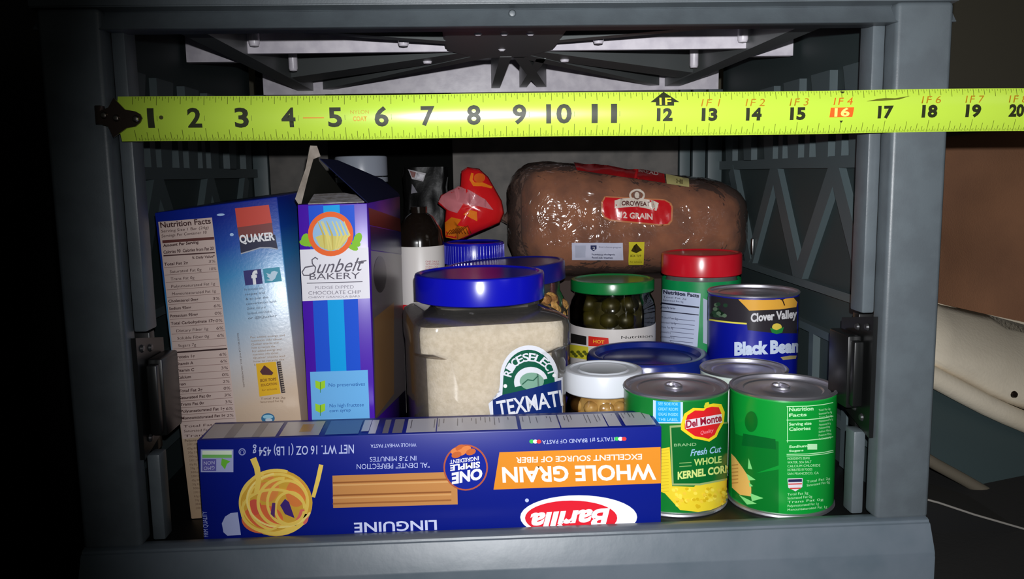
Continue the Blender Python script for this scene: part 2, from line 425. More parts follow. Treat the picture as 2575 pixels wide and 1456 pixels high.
# hinges
def hinge(s, x, y0, y1, z0, z1, blk):
    b = NB(); xa, xb = sorted((x, x+s*0.12))
    prism(b, [Vector((x, y0, z0)), Vector((x, y1, z0+0.45)), Vector((x, y1, z1-0.3)), Vector((x, y0, z1))], (s*0.12, 0, 0))
    h = obj('hinge', b, BLACKP, cab)
    b = NB(); xa, xb = sorted((x-s*0.02, x-s*0.36)); box(b, xa, xb, y0+0.5, y1-0.1, blk[0], blk[1], 0.05); box(b, xa+0.05, xb-0.05, y0+0.25, y0+0.5, blk[0]+0.1, blk[1]-0.1, 0.04)
    obj('hinge_block', b, BLACKP, h)
    for yy, zz in ((y0+0.3, z1-0.3), (y0+0.8, z1-0.38), (y0+0.4, z0+0.4), (y0+0.8, z0+0.55)):
        b = NB(); lathe(b, 0, 0, [(0, 0.06), (0.07, 0.05), (0.1, 0.0)], 12)
        bmesh.ops.transform(b, matrix=Matrix.Translation((x-s*0.0, yy, zz)) @ Matrix.Rotation(-s*radians(90), 4, 'Y'), verts=b.verts)
        obj('screw', b, mat('screw_dark', (90, 90, 92), 0.3, metal=0.8), h)
    # arm back to the wall
hinge(1, 9.84, 0.3, 2.0, 1.55, 4.5, (2.15, 3.95))
hinge(-1, -7.17, 0.3, 2.0, 1.6, 4.45, (2.0, 3.85))
for s, xa, xb in ((1, 9.96, 11.1), (-1, -8.4, -7.24)):
    b = NB(); box(b, xa, xb, 1.3, 1.65, 1.5, 4.4, 0.03); obj('hinge_bracket', b, BLACKP, cab)

# ================================================================== TAPE MEASURE
def XM(n): return -6.19 + (n-1)*0.994
tape = thing('tape_measure', 'yellow steel tape measure blade stretched across the cabinet opening', 'tape measure', (3, -0.2, 8.8))
YT = -0.10; ZT0, ZT1 = 8.80, 9.74
def tz(x): return (x+7)*-0.0035
bm = NB(); NS = 10; XS = [-7.0+i*(15.6+7.0)/80 for i in range(81)]
def tp(x, t):                    # t 0..1 up the blade, cupped
    return Vector((x, YT-0.10*(1-(2*t-1)**2)+0.05+0.02*sin(x*0.9)-(t-0.5)*0.045, ZT0+(ZT1-ZT0)*t+tz(x)+0.012*sin(x*0.7)))
g = [[bm.verts.new(tp(x, j/NS)) for j in range(NS+1)] for x in XS]
g2 = [[bm.verts.new(tp(x, j/NS)+Vector((0, 0.012, 0))) for j in range(NS+1)] for x in XS]
for i in range(80):
    for j in range(NS):
        bm.faces.new((g[i][j], g[i+1][j], g[i+1][j+1], g[i][j+1])); bm.faces.new((g2[i][j+1], g2[i+1][j+1], g2[i+1][j], g2[i][j]))
    bm.faces.new((g[i][0], g2[i][0], g2[i+1][0], g[i+1][0])); bm.faces.new((g[i][NS], g[i+1][NS], g2[i+1][NS], g2[i][NS]))
bmesh.ops.recalc_face_normals(bm, faces=bm.faces)
tb = bvh(bm)
blade = obj('blade', bm, mat('yellow_enamel', (186, 218, 70), 0.25, spec=0.6, bump=(14, 0.06, 0.0006)), tape)
class TapePrint(Print):          # laid out in inches along the blade: u along, v 0..1 up
    def hit(self, x, y):
        p = tp(x, min(max(y, 0.0), 1.0)); e = 0.01
        a = tp(x, min(y+e, 1))-tp(x, max(y-e, 0)); n = Vector((1, 0, 0)).cross(a).normalized()
        if n.y > 0: n = -n
        return p, n
tpn = TapePrint(None, (0, 0), step=(2.0, 0.12)); TapePrint.LAY = 0.0025
INK = (40, 44, 22)
def digits(P, s, xa, xb, v0, v1, c, bold=0.045, shear=0.0):
    P.text(s, (xa, v0), (xb, v0), (xa, v1), c, bold, shear)
marks = []
for k in range(0, 20*16+8):
    n = k/16.0; x = XM(n)
    if x < -6.72: continue
    L = 0.28 if k % 16 == 0 else 0.25 if k % 8 == 0 else 0.2 if k % 4 == 0 else 0.14 if k % 2 == 0 else 0.08
    Lt = L*(0.75)
    wd = 0.012 if k % 2 == 0 else 0.009
    marks += [(x, 0.015, L, wd), (x, 1-Lt, 0.985, wd)]
    if k % 16 == 0:
        marks.append((x, 0.0, 1.0, 0.008))
    if k % 2 == 0 and n < 12:
        pass
for k in range(0, 20*16+8):
    x = XM((k+0.5)/16)
    if x > -6.6: marks.append((x, 0.015, 0.055, 0.006))
v = []; f = []
for (x, a, b, wd) in marks:
    i = len(v); v += [(x-wd/2, a), (x+wd/2, a), (x+wd/2, (a+b)/2), (x-wd/2, (a+b)/2), (x+wd/2, b), (x-wd/2, b)]
    f += [(i, i+1, i+2, i+3), (i+3, i+2, i+4, i+5)]
tpn.step = None; tpn.add(v, f, (96, 106, 30)); tpn.build('graduation_marks', blade)
tpn = TapePrint(None, (0, 0), step=(9.0, 0.11), base=1)
for n in range(1, 12):
    wd = 0.30 if n < 10 else 0.56
    if n == 1: wd = 0.14
    digits(tpn, str(n), XM(n)-wd-0.06, XM(n)-0.06, 0.31, 0.72, INK, 0.03)
for n in range(12, 22):
    x = XM(n)
    if x > 14: continue
    if n == 16:
        tpn.poly([(x-0.28, 0.38), (x+0.24, 0.38), (x+0.27, 0.60), (x-0.26, 0.60)], (232, 96, 28))
        digits(tpn, '16', x-0.17, x+0.17, 0.40, 0.585, (240, 240, 120), 0.03)
        tpn.poly([(x-0.04, 0.30), (x+0.04, 0.30), (x, 0.24)], INK); tpn.poly([(x-0.05, 0.97), (x+0.07, 0.97), (x+0.03, 0.92)], INK)
    else:
        digits(tpn, str(n), x-0.18, x+0.17, 0.35, 0.61, INK, 0.05)
    if n > 12 and n != 17:
        digits(tpn, '1F %d' % (n-12), x-0.2, x+0.24, 0.66, 0.83, (176, 120, 20) if n != 16 else (206, 96, 20), 0.0, 0.2)
x = XM(12)
tpn.poly([(x-0.32, 0.76), (x-0.02, 1.0), (x+0.32, 0.76), (x+0.2, 0.76), (x+0.2, 0.68), (x-0.2, 0.68), (x-0.2, 0.76)], INK)
digits(tpn, '1F', x-0.12, x+0.14, 0.70, 0.86, (212, 232, 60), 0.02)
v0 = [(XM(17)-0.45, 0.73), (XM(17)-0.2, 0.78), (XM(17)-0.02, 0.80), (XM(17)+0.2, 0.79), (XM(17)+0.55, 0.84), (XM(17)+0.3, 0.76), (XM(17)-0.1, 0.735)]
tpn.poly(v0, (96, 100, 26))
digits(tpn, 'NYLON', XM(5)+0.12, XM(5)+0.52, 0.58, 0.66, (190, 160, 40), 0.0); digits(tpn, 'COAT', XM(5)+0.17, XM(5)+0.47, 0.42, 0.52, (206, 168, 40))
tpn.line([(XM(4)+0.1, 0.5), (XM(4)+0.55, 0.5)], 0.03, (216, 150, 40))
tpn.ell(XM(1)+0.09, 0.52, 0.045, 0.045, (70, 70, 30), 16)
tpn.build('numerals', blade)
# end hook
bm = NB(); prism(bm, [AY(px, py, -0.26) for px, py in ((285, 246), (313, 275), (340, 280), (352, 287), (357, 297), (352, 308), (340, 318), (318, 322), (285, 346), (272, 318), (250, 312), (248, 280), (272, 270))], (0, 0.05, 0))
q = AY(262, 290, -0.1); box(bm, q.x-0.14, q.x+0.0, -0.24, -0.01, q.z-0.2, q.z+0.2, 0.02)
DKMET = mat('dark_steel', (92, 78, 70), 0.3, metal=0.9)
hook = obj('end_hook', bm, DKMET, tape); hook['label'] = 'dark steel end hook'
for px, py in ((262, 290), (293, 297), (342, 299)):
    q = AY(px, py, -0.25); bm = NB(); lathe(bm, 0, 0, [(0, 0.07), (0.05, 0.055), (0.085, 0.0), (0.085, -0.03)], 16)
    bmesh.ops.transform(bm, matrix=Matrix.Translation(q) @ Matrix.Rotation(radians(90), 4, 'X'), verts=bm.verts)
    obj('rivet', bm, mat('rivet_steel', (170, 160, 150), 0.25, metal=1.0), hook)

# ================================================================== GROCERIES
GROUPS = 'groceries in the cabinet'
# ---- linguine box, lying on its long edge along the front
LX0 = AY(495, 1107, 0.5).x; LX1 = AY(1664, 1072, 0.5).x; LZ = AY(1664, 1072, 0.5).z
lin_ = thing('pasta_box', 'long blue linguine box lying upside down on its edge along the front lip', 'pasta box', ((LX0+LX1)/2, 1.2, ZF))
LYB = 1.93
bm = NB()
zl = AY(495, 1107, 0.5).z
hexa(bm, [(LX0, 0.5, ZF), (LX1, 0.5, ZF), (LX1, LYB, ZF), (LX0, LYB, ZF)], [(LX0, 0.5, zl), (LX1, 0.5, LZ), (LX1, LYB, LZ), (LX0, LYB, zl)], 0.025, 2)
b = bvh(bm); NAVY = (8, 26, 130)
obj('carton', bm, mat('navy_carton', NAVY, 0.4, spec=0.35), lin_)
p = Print(b, (1080, 1200))
OR = (224, 140, 40)
p.poly([(1256, 1137), (1661, 1124), (1662, 1215), (1241, 1231)], OR)
p.text('WHOLE GRAIN', (1648, 1168), (1262, 1176), (1650, 1205), (250, 240, 235), 0.03)
p.text('EXCELLENT SOURCE OF FIBER', (1614, 1141), (1297, 1150), (1614, 1155), (250, 225, 215), 0.02)
p.text("ITALY'S #1 BRAND OF PASTA", (1545, 1099), (1363, 1107), (1546, 1109), (190, 200, 235))
for xx, yy in ((1560, 1103), (1346, 1110)):
    p.ell(xx-9, yy, 6, 5, (60, 190, 90)); p.ell(xx, yy, 6, 5, WHT); p.ell(xx+9, yy, 6, 5, (220, 60, 60))
p.ell(1325, 1258, 5, 5, (190, 200, 240), 8)
p.ell(1455, 1300, 147, 55, (240, 240, 245)); p.ell(1436, 1302, 116, 44, (222, 30, 48))
p.text('Barilla', (1533, 1279), (1336, 1292), (1522, 1322), (250, 235, 240), 0.04)
p.text('LINGUINE', (1098, 1308), (890, 1315), (1099, 1332), (205, 212, 245), 0.02)
p.text('NET WT. 16 OZ (1 LB) 454 g', (890, 1118), (636, 1125), (890, 1140), (190, 200, 240), 0.01)
p.text('"AL DENTE" PERFECTION', (1080, 1163), (897, 1167), (1080, 1176), (190, 200, 240))
p.text('IN 7-8 MINUTES', (1047, 1146), (930, 1149), (1047, 1158), (190, 200, 240))
p.text('WHOLE WHEAT PASTA', (1047, 1114), (932, 1117), (1047, 1123), (190, 200, 240))
WD = (196, 136, 78)
p.poly([(836, 1196), (1118, 1187), (1150, 1225), (1151, 1268), (838, 1277)], WD)
for k, c in ((0.22, (150, 92, 48)), (0.30, (216, 164, 104)), (0.62, (146, 88, 46)), (0.70, (214, 160, 100)), (0.88, (160, 100, 54))):
    p.line([(837, 1196+80*k), (1000, 1191+80*k), (1135, 1187+80*k)], 4, c)
p.ell(1171, 1175, 56, 58, (176, 88, 60)); p.ell(1171, 1175, 52, 54, (12, 34, 148))
p.text('ONE', (1213, 1177), (1136, 1190), (1213, 1203), WHT, 0.05)
p.text('SIMPLE', (1207, 1160), (1132, 1169), (1207, 1174), WHT, 0.04); p.text('INGREDIENT', (1204, 1146), (1131, 1156), (1204, 1156), WHT, 0.02)
for i, (xx, yy) in enumerate(((1146, 1133), (1158, 1125), (1172, 1128), (1184, 1135), (1160, 1136), (1148, 1142))): p.ell(xx, yy, 13, 8, (196, 100, 50) if i % 2 else (222, 130, 70), 12, -0.3)
# certification mark
p.rect(505, 1130, 587, 1187, (170, 176, 220)); p.rect(509, 1133, 583, 1143, (225, 240, 215)); p.rect(509, 1143, 583, 1151, (120, 190, 100)); p.rect(509, 1154, 544, 1184, (96, 92, 170))
p.text('NON', (540, 1158), (513, 1160), (540, 1167), (200, 200, 235)); p.text('GMO', (540, 1171), (513, 1173), (540, 1180), (200, 200, 235))
p.poly([(558, 1152), (580, 1160), (571, 1166), (566, 1180), (556, 1168)], (110, 190, 60))
p.ring(609, 1136, 9, 9, 2.5, (150, 160, 215)); p.text('U', (613, 1132), (605, 1132), (613, 1140), (150, 160, 215))
# picture of a nest of pasta and a spoon
p.poly([(562, 1338), (558, 1316), (566, 1299), (580, 1290), (598, 1288), (606, 1345), (572, 1347)], (170, 178, 220))
YL, YD, RD = (240, 206, 96), (214, 168, 60), (224, 110, 64)
p.ell(694, 1264, 92, 84, YD); p.ell(660, 1305, 52, 36, RD); p.ell(672, 1228, 30, 34, (226, 140, 70)); p.ell(745, 1240, 26, 34, (226, 130, 64)); p.ell(640, 1275, 18, 20, (216, 90, 70)); p.ell(760, 1300, 16, 20, (226, 110, 100))
for k, (xx, yy, rx, ry, wdt, cc) in enumerate(((696, 1262, 92, 84, 8, YL), (700, 1262, 78, 74, 7, YL), (680, 1270, 76, 66, 6, YD), (712, 1262, 66, 64, 8, YL), (724, 1262, 54, 58, 7, YL), (690, 1284, 84, 58, 7, YL), (706, 1256, 86, 70, 5, (250, 224, 130)), (730, 1276, 40, 44, 7, YL), (668, 1262, 66, 72, 5, YL))):
    p.ring(xx, yy, rx, ry, wdt, cc, random.randint(0, 90), random.randint(250, 420))
p.poly([(718, 1252), (728, 1260), (742, 1300), (718, 1290), (706, 1268)], (66, 40, 120)); p.poly([(686, 1262), (694, 1262), (692, 1300), (682, 1290)], (90, 50, 110))
p.line([(638, 1150), (648, 1175), (652, 1205), (646, 1240)], [16, 15, 14, 12], YL); p.line([(808, 1168), (800, 1205), (788, 1250)], [11, 11, 9], YL)
p.text('FIRM QUALITY', (524, 1350), (520, 1286), (512, 1350), (170, 180, 230))
p.build('front_print', lin_, 0.4)
# label strips on the face that looks up
p = Print(b, (1080, 1085)); GR = (188, 186, 196)
def top(x, t): return (x + (37-64*(x-495)/1169.0)*t, 1107-35*(x-495)/1169.0 - (42-5*(x-495)/1169.0)*t)
def tq(x0, x1, c, a=0.07, b_=0.93): p.poly([top(x0, a), top(x1, a), top(x1, b_), top(x0, b_)], c)
tq(505, 690, (186, 176, 172)); tq(560, 585, (150, 140, 138)); tq(630, 650, (150, 140, 138)); tq(700, 800, (186, 170, 160)); tq(745, 775, (196, 150, 80), 0.3, 0.75)
tq(815, 900, (70, 100, 160)); tq(925, 943, (200, 200, 210)); tq(905, 924, (190, 190, 205), 0.2, 0.9); tq(960, 975, (120, 116, 130)); tq(985, 1010, (120, 116, 130))
tq(1020, 1095, GR); tq(1098, 1303, GR); tq(1312, 1410, GR); tq(1413, 1530, GR); tq(1533, 1565, GR); tq(1575, 1652, GR)
for xx in list(range(1030, 1300, 12))+list(range(1320, 1645, 9)):
    if random.random() < 0.55: p.line([top(xx, 0.92-0.1*random.random()), top(xx, random.uniform(0.3, 0.8))], 2, (96, 92, 104))
p.build('upper_side_print', lin_, 0.3)
# flap seam
bm = NB(); box(bm, LX1-0.012, LX1+0.012, 0.9, 1.5, ZF+0.05, LZ-0.08, 0.004); obj('end_flap', bm, mat('navy_carton', NAVY), lin_)

# ---- tall cereal bar box, leaning
Q_bl = AZ(480, 1306, ZF+0.01); yq = Q_bl.y
Q_tl = AY(388, 535, yq+0.5); Q_tr = AY(697, 494, yq+0.75); Q_br = AY(783, 1290, yq+0.25); Q_br.z = ZF+0.01
def onplane(px, py, a, b_, c_):
    n = (b_-a).cross(c_-a); d = ray(px, py); return CAM+d*((a-CAM).dot(n)/d.dot(n))
Q_br = onplane(783, 1290, Q_bl, Q_tl, Q_tr)
Q_br = Q_tr+(Q_br-Q_tr)*((ZF+0.01-Q_tr.z)/(Q_br.z-Q_tr.z))
dep = Vector((0.12, 6.4, 0.12))
qb = thing('snack_bar_box', 'tall blue and cream box leaning on the left side with a nutrition panel', 'cereal box', (Q_bl.x+1.5, yq+3, ZF))
bm = NB(); hexa(bm, [Q_bl, Q_br, Q_br+dep*1.0-Vector((0, 0, .12)), Q_bl+dep-Vector((0, 0, .12))], [Q_tl, Q_tr, Q_tr+dep, Q_tl+dep], 0.035, 2)
b = bvh(bm)
m = mat('gradient_carton', (255, 255, 255), 0.3, spec=0.5, bump=(500, 0.22, 0.0003)); nt = m.node_tree
tc = nt.nodes.new('ShaderNodeTexCoord'); sx = nt.nodes.new('ShaderNodeSeparateXYZ'); mr = nt.nodes.new('ShaderNodeMapRange')
mr.inputs['From Min'].default_value = 0.0; mr.inputs['From Max'].default_value = (Q_tl.z-ZF)*S
nz = nt.nodes.new('ShaderNodeMath'); nz.operation = 'MULTIPLY_ADD'; nz.inputs[1].default_value = -0.35
nt.links.new(tc.outputs['Object'], sx.inputs[0]); nt.links.new(sx.outputs['X'], nz.inputs[0]); nt.links.new(sx.outputs['Z'], nz.inputs[2])
nt.links.new(nz.outputs[0], mr.inputs['Value']); cr = nt.nodes.new('ShaderNodeValToRGB')
el = cr.color_ramp.elements; el[0].position = 0.0; el[0].color = col((200, 168, 134)); el[1].position = 1.0; el[1].color = col((14, 36, 140))
for ps, c in ((0.36, (206, 182, 158)), (0.52, (196, 196, 200)), (0.66, (140, 176, 206)), (0.80, (60, 140, 196)), (0.90, (24, 76, 170))):
    e = el.new(ps); e.color = col(c)
nt.links.new(mr.outputs[0], cr.inputs[0]); nt.links.new(cr.outputs[0], nt.nodes['Principled BSDF'].inputs['Base Color'])
obj('carton', bm, m, qb)
p = Print(b, (590, 880)); PK = (206, 184, 176); BR = (70, 40, 40)
p.poly([(398, 558), (533, 547), (598, 1088), (459, 1104)], PK)
p.text('Nutrition Facts', (404, 573), (531, 562), (402, 559), BR, 0.02)
p.text('Serving Size 1 Bar (24g)', (406, 585), (525, 575), 7, BR); p.text('Servings Per Container 18', (407, 597), (520, 587), 7, BR)
p.line([(409, 608), (539, 599)], 7, (96, 48, 44)); p.text('Amount Per Serving', (411, 621), (500, 612), 7, BR, 0.03); p.text('Calories 90  Calories from Fat 20', (412, 638), (538, 628), 8, BR, 0.02)
p.line([(412, 643), (541, 635)], 3, BR); p.text('% Daily Value*', (484, 651), (541, 647), 6, BR, 0.02)
y = 668
for k in range(22):
    t = (y-668)/440.0; x0 = 413+50*t; x1 = 545+52*t; n = len(WORDS)
    ind = 12 if k in (1, 2, 3, 4, 9, 10, 11) else 0
    p.text(WORDS[k % n], (x0+ind, y), (x0+ind+5.0*len(WORDS[k % n]), y-0.07*5*len(WORDS[k % n])), 7, BR, 0.02 if ind == 0 else 0.0)
    if k not in (2, 3, 4, 11): p.text('%d%%' % random.choice((0, 2, 3, 6, 10)), (x1-20, y-7), (x1-3, y-8), 7, BR)
    p.line([(x0, y+5), (x1, y-4)], 1.2, (150, 124, 118))
    y += 18.6 if k < 11 else 17
    if k == 11: p.line([(x0, y-3), (x1+2, y-13)], 4, (60, 40, 40)); y += 12
p.rows(462, 1075, 590, 12, 4, -0.06, BR, 6, drift=1)
p.rows(470, 1120, 500, 10, 17, -0.04, (120, 96, 80), 5, (0.6, 1), ['2,000 2,500', '65g 80g', '20g 25g', '300mg'], drift=1.4)
RDQ = (196, 62, 46)
p.poly([(591, 524), (676, 515), (684, 560), (597, 572)], RDQ); p.poly([(597, 572), (684, 560), (688, 592), (602, 602)], (120, 56, 54))
p.poly([(602, 600), (692, 590), (699, 626), (680, 622), (655, 622), (630, 630), (606, 637)], (28, 30, 62))
p.line([(606, 638), (630, 631), (655, 623), (680, 623), (699, 627)], 3, (170, 176, 190))
p.text('QUAKER', (604, 611), (692, 603), (601, 592), WHT, 0.04)
p.ell(555, 540, 10, 3, (170, 200, 240), 16, -0.06); p.ell(583, 590, 5, 4, (170, 200, 240), 14)
p.poly([(612, 681), (656, 676), (661, 713), (617, 718)], (44, 40, 110)); p.text('f', (634, 714), (650, 712), (631, 683), WHT, 0.05)
p.poly([(661, 676), (703, 671), (709, 707), (666, 712)], (60, 150, 176))
p.poly([(669, 704), (680, 702), (671, 694), (674, 693), (669, 686), (680, 690), (683, 683), (690, 681), (699, 684), (696, 690), (692, 700), (684, 707)], (190, 214, 232))
p.rows(615, 731, 700, 12, 7, -0.09, (70, 74, 90), 6, (0.45, 1.0), ['For more snack ideas,', 'recipes and', '& to join the', 'conversation with', 'Quaker, visit us at', 'facebook.com/Quaker', 'or @Quaker'], 1.5)
p.rows(630, 851, 716, 8.6, 9, -0.07, (150, 120, 92), 5, (0.6, 1.0), ['For added energy and', 'nutrition info about', 'Quaker snacks and', 'how to recycle the'], 1.2)
p.poly([(644, 914), (694, 909), (706, 989), (653, 997)], (226, 176, 30)); p.poly([(696, 909), (706, 908), (718, 987), (708, 988)], (60, 50, 50))
for k in range(14): p.line([(699+0.9*k, 913+5.4*k), (709+0.8*k, 912+5.4*k)], 1.6, (200, 180, 160))
p.poly([(654, 934), (665, 918), (676, 926), (688, 937), (684, 943), (660, 942)], (84, 44, 50)); p.text('BOX TOPS', (655, 960), (695, 956), 7, (130, 84, 20), 0.03); p.text('EDUCATION', (657, 971), (697, 967), 6, (130, 84, 20), 0.02); p.text('for schools', (659, 983), (697, 979), 5, (130, 84, 20))
p.rows(655, 1005, 718, 8, 2, -0.05, (120, 92, 72), 5, (0.9, 1.0))
p.ell(674, 1052, 17, 13, (50, 110, 150)); p.ell(674, 1048, 13, 5, (150, 200, 220)); p.ell(676, 1056, 9, 4, (190, 200, 210))
p.text('PLEASE RECYCLE THIS BOX 100% PAPERBOARD', (596, 838), (612, 974), (600, 837), (90, 70, 60))
p.build('front_print', qb, 0.35)

# ---- granola bar box with its top flaps standing open
yg = 2.35
G_tl = AY(748, 515, yg+0.1); G_tr = AY(923, 511, yg+0.05); G_br = AY(943, 1056, yg+0.05); G_bl = onplane(775, 1061, G_tl, G_tr, G_br)
def down(a, b_):                 # continue the edge a->b down to the floor
    t = (ZF+0.01-a.z)/(b_.z-a.z); return a+(b_-a)*t
G_br = down(G_tr, G_br); G_bl = down(G_tl, G_bl)
D2 = Vector((0.3, 6.4, 0.0))
gb = thing('granola_bar_box', 'purple striped granola bar box with its top flaps torn open', 'snack box', (G_bl.x+1, yg+3, ZF))
bm = NB(); hexa(bm, [G_bl, G_br, G_br+D2, G_bl+D2], [G_tl, G_tr, G_tr+D2, G_tl+D2], 0.02, 2)
# open the top: drop the lid face inward
tf = max(bm.faces, key=lambda f: f.calc_center_median().z + f.calc_area()*0.001)
bm.faces.ensure_lookup_table()
tf = [f for f in bm.faces if f.calc_area() > 5 and f.normal.z > 0.8]
if tf:
    r = bmesh.ops.inset_region(bm, faces=tf, thickness=0.03); 
    for v in {v for f in tf for v in f.verts}: v.co.z -= 3.2
b = bvh(bm); PUR = (74, 24, 170)
obj('carton', bm, mat('purple_carton', PUR, 0.32, spec=0.5), gb)
p = Print(b, (850, 790))
BL2, CYN = (34, 84, 206), (20, 158, 226)
def gx(u, y): t = (y-512)/545.0; return 748+27*t+(175-7*t)*u
for (a, c2, cc) in ((0.155, 0.37, BL2), (0.37, 0.605, CYN), (0.605, 0.815, BL2)):
    p.poly([(gx(a, 516), 517), (gx(c2, 516), 515), (gx(c2, 1054), 1054), (gx(a, 1056), 1056)], cc)
p.poly([(750, 628), (931, 622), (936, 750), (758, 757)], (226, 224, 232))
LG = (130, 190, 50)
for xx, yy, rx, ry in ((768, 600, 10, 14), (764, 612, 14, 6), (900, 600, 10, 16), (888, 622, 14, 7), (778, 610, 12, 10), (896, 612, 12, 8)): p.ell(xx, yy, rx, ry, LG, 10, 0.4)
p.ell(832, 588, 57, 56, (232, 104, 50)); p.ell(832, 588, 45, 43, (150, 186, 220))
p.poly([(794, 596), (810, 590), (850, 594), (874, 590), (872, 604), (858, 622), (832, 631), (806, 621)], (206, 196, 110))
for a, bx in ((812, 800), (822, 808), (832, 822), (838, 836), (846, 856), (838, 866), (830, 812), (842, 846)): p.line([(a+6, 628), (bx+14, 590), (bx, 556)], [2, 5, 2], (220, 206, 120) if a % 4 else (196, 176, 90))
GY = (96, 92, 104)
# flowing script 'Sunbelt', drawn as pen strokes
def pen(pts, w_=3.0): p.line(pts, w_, GY)
pen([(800, 652), (793, 647), (785, 653), (786, 663), (794, 672), (792, 684), (778, 692), (764, 692), (760, 684), (768, 672), (790, 668)], 3.2)
p.text('unbelt', (797, 687), (912, 680), (803, 653), GY, 0.0, 0.25); pen([(893, 660), (922, 655)], 3)
p.text('BAKERY', (779, 703), (905, 700), 16, GY, 0.0); p.line([(772, 712), (912, 708)], 2, GY)
p.text('FUDGE DIPPED', (793, 727), (890, 725), 8, (150, 146, 158)); p.text('CHOCOLATE CHIP', (776, 741), (908, 738), 9, (130, 126, 138)); p.text('CHEWY GRANOLA BARS', (776, 750), (905, 747), 5, (130, 126, 138))
p.poly([(780, 935), (925, 930), (930, 1052), (785, 1055)], (110, 178, 232)); p.ring(852, 992, 0.1, 0.1, 0.05, WHT)
for yy in (968, 1026):
    p.poly([(793, yy-12), (805, yy-8), (818, yy-12), (818, yy+6), (806, yy+12), (794, yy+6)], (160, 210, 50)); p.line([(806, yy-8), (806, yy+19)], 1.5, (60, 130, 60))
p.text('No preservatives', (827, 972), (918, 969), 9, (40, 90, 160)); p.text('No high fructose', (829, 1024), (915, 1021), 9, (40, 90, 160)); p.text('corn syrup', (829, 1036), (882, 1034), 8, (40, 90, 160))
p.build('front_print', gb, 0.28)
p = Print(b, (960, 790)); 
p.poly([(932, 630), (1030, 620), (1030, 980), (943, 1056)], (120, 110, 112)); p.poly([(926, 522), (1030, 526), (1030, 560), (929, 566)], (90, 34, 34)); p.poly([(930, 568), (1030, 562), (1030, 618), (932, 628)], (30, 28, 90))
p.ell(955, 690, 16, 46, (40, 28, 30)); p.poly([(940, 800), (990, 760), (990, 990), (944, 1050)], (164, 124, 80))
p.build('side_picture', gb, 0.3)
CARD = mat('raw_cardboard', (150, 140, 130), 0.85, var=(120, (124, 114, 104)))
def flap(name, pts, m_, th=0.022, off=Vector((0, 0.02, 0.01))):
    b_ = NB(); n = (pts[1]-pts[0]).cross(pts[-1]-pts[0]).normalized()*th
    prism(b_, pts, n); return obj(name, b_, m_, gb)
flap('torn_edge', [AY(750, 513, yg+0.06), AY(742, 500, yg+0.06), AY(768, 425, yg+0.06), AY(780, 366, yg+0.06), AY(797, 367, yg+0.06), AY(806, 393, yg+0.06), AY(788, 400, yg+0.06), AY(775, 445, yg+0.06), AY(758, 512, yg+0.06)], CARD)
NV = mat('navy_flap', (14, 20, 52), 0.8, spec=0.1); OL = mat('flap_inside', (70, 72, 62), 0.9)
flap('top_flap', [G_tr+Vector((0, 0.05, 0)), AY(925, 514, yg+6.4)*0+G_tr+D2, AY(1000, 486, yg+5.6), AY(960, 452, yg+4.8), AY(905, 428, yg+3.6), AY(848, 404, yg+2.2), AY(803, 400, yg+0.1)], NV)
flap('top_flap', [G_tl+Vector((0, 0.05, 0)), G_tl+D2, AY(800, 404, yg+0.3), AY(795, 366, yg+0.1), AY(777, 370, yg+0.12), AY(770, 420, yg+0.12)], mat('flap_painted_shade', (38, 38, 33), 0.95, spec=0.1))  # shade inside the open box put into this flap's near-black colour
flap('top_flap', [AY(775, 514, yg+0.14), AY(916, 509, yg+0.14), AY(895, 492, yg+1.3), AY(866, 487, yg+1.3), AY(790, 490, yg+1.3)], mat('torn_paper', (176, 172, 178), 0.8, var=(200, (140, 132, 128))))

# ---- rice jars (square clear jar with a round blue lid)
RICE = mat('rice_grain', (222, 210, 196), 0.8, bump=(700, 0.8, 0.0005), var=(260, (208, 195, 178)))
CLR = clear('clear_plastic', (236, 236, 232), 0.07, 0.02, film=((200, 196, 190), 0.07))
BLID = mat('blue_lid', (15, 18, 172), 0.22, spec=0.5)
BLIDT = mat('blue_lid_top', (30, 30, 110), 0.25, spec=0.5)
def sqring(cx, cy, a, r, n=8):
    out = []
    for k in range(4):
        for i in range(n+1):
            t = pi/2*k+pi/2*i/n; sx_ = 1 if k in (0, 3) else -1; sy_ = 1 if k in (0, 1) else -1
            out.append((cx+sx_*(a-r)+r*cos(t), cy+sy_*(a-r)+r*sin(t)))
    return out
def loft(bm, levels, cap=True):
    rg = [[bm.verts.new((x, y, z)) for x, y in pts] for pts, z in levels]
    for a, b_ in zip(rg, rg[1:]):
        n = len(a)
        for k in range(n): bm.faces.new((a[k], a[(k+1) % n], b_[(k+1) % n], b_[k]))
    if cap: bm.faces.new(rg[0][::-1]); bm.faces.new(rg[-1])
    bmesh.ops.recalc_face_normals(bm, faces=bm.faces); return bm
def lid(cx, cy, r, z0, z1, m, parent, rib=0, top=None, rim=0.05, name='lid', tilt=None):
    bm = NB()
    lathe(bm, cx, cy, [(r*0.97, z0), (r, z0+0.03), (r, z1-0.07), (r-0.02, z1-0.02), (r-0.07, z1), (r-rim-0.09, z1), (r-rim-0.14, z1-0.04), (0, z1-0.05)], 72, tilt)
    o = obj(name, bm, m, parent)
    if rib:
        b2 = NB()
        for k in range(rib):
            a = 2*pi*k/rib; box(b2, -0.012, 0.012, -0.012, 0.012, z0+0.04, z1-0.1)
            bmesh.ops.translate(b2, verts=b2.verts[-8:], vec=(cx+r*cos(a), cy+r*sin(a), 0))
        g_ = obj('grip_ribs', b2, m, o); g_['kind'] = 'stuff'
    return o
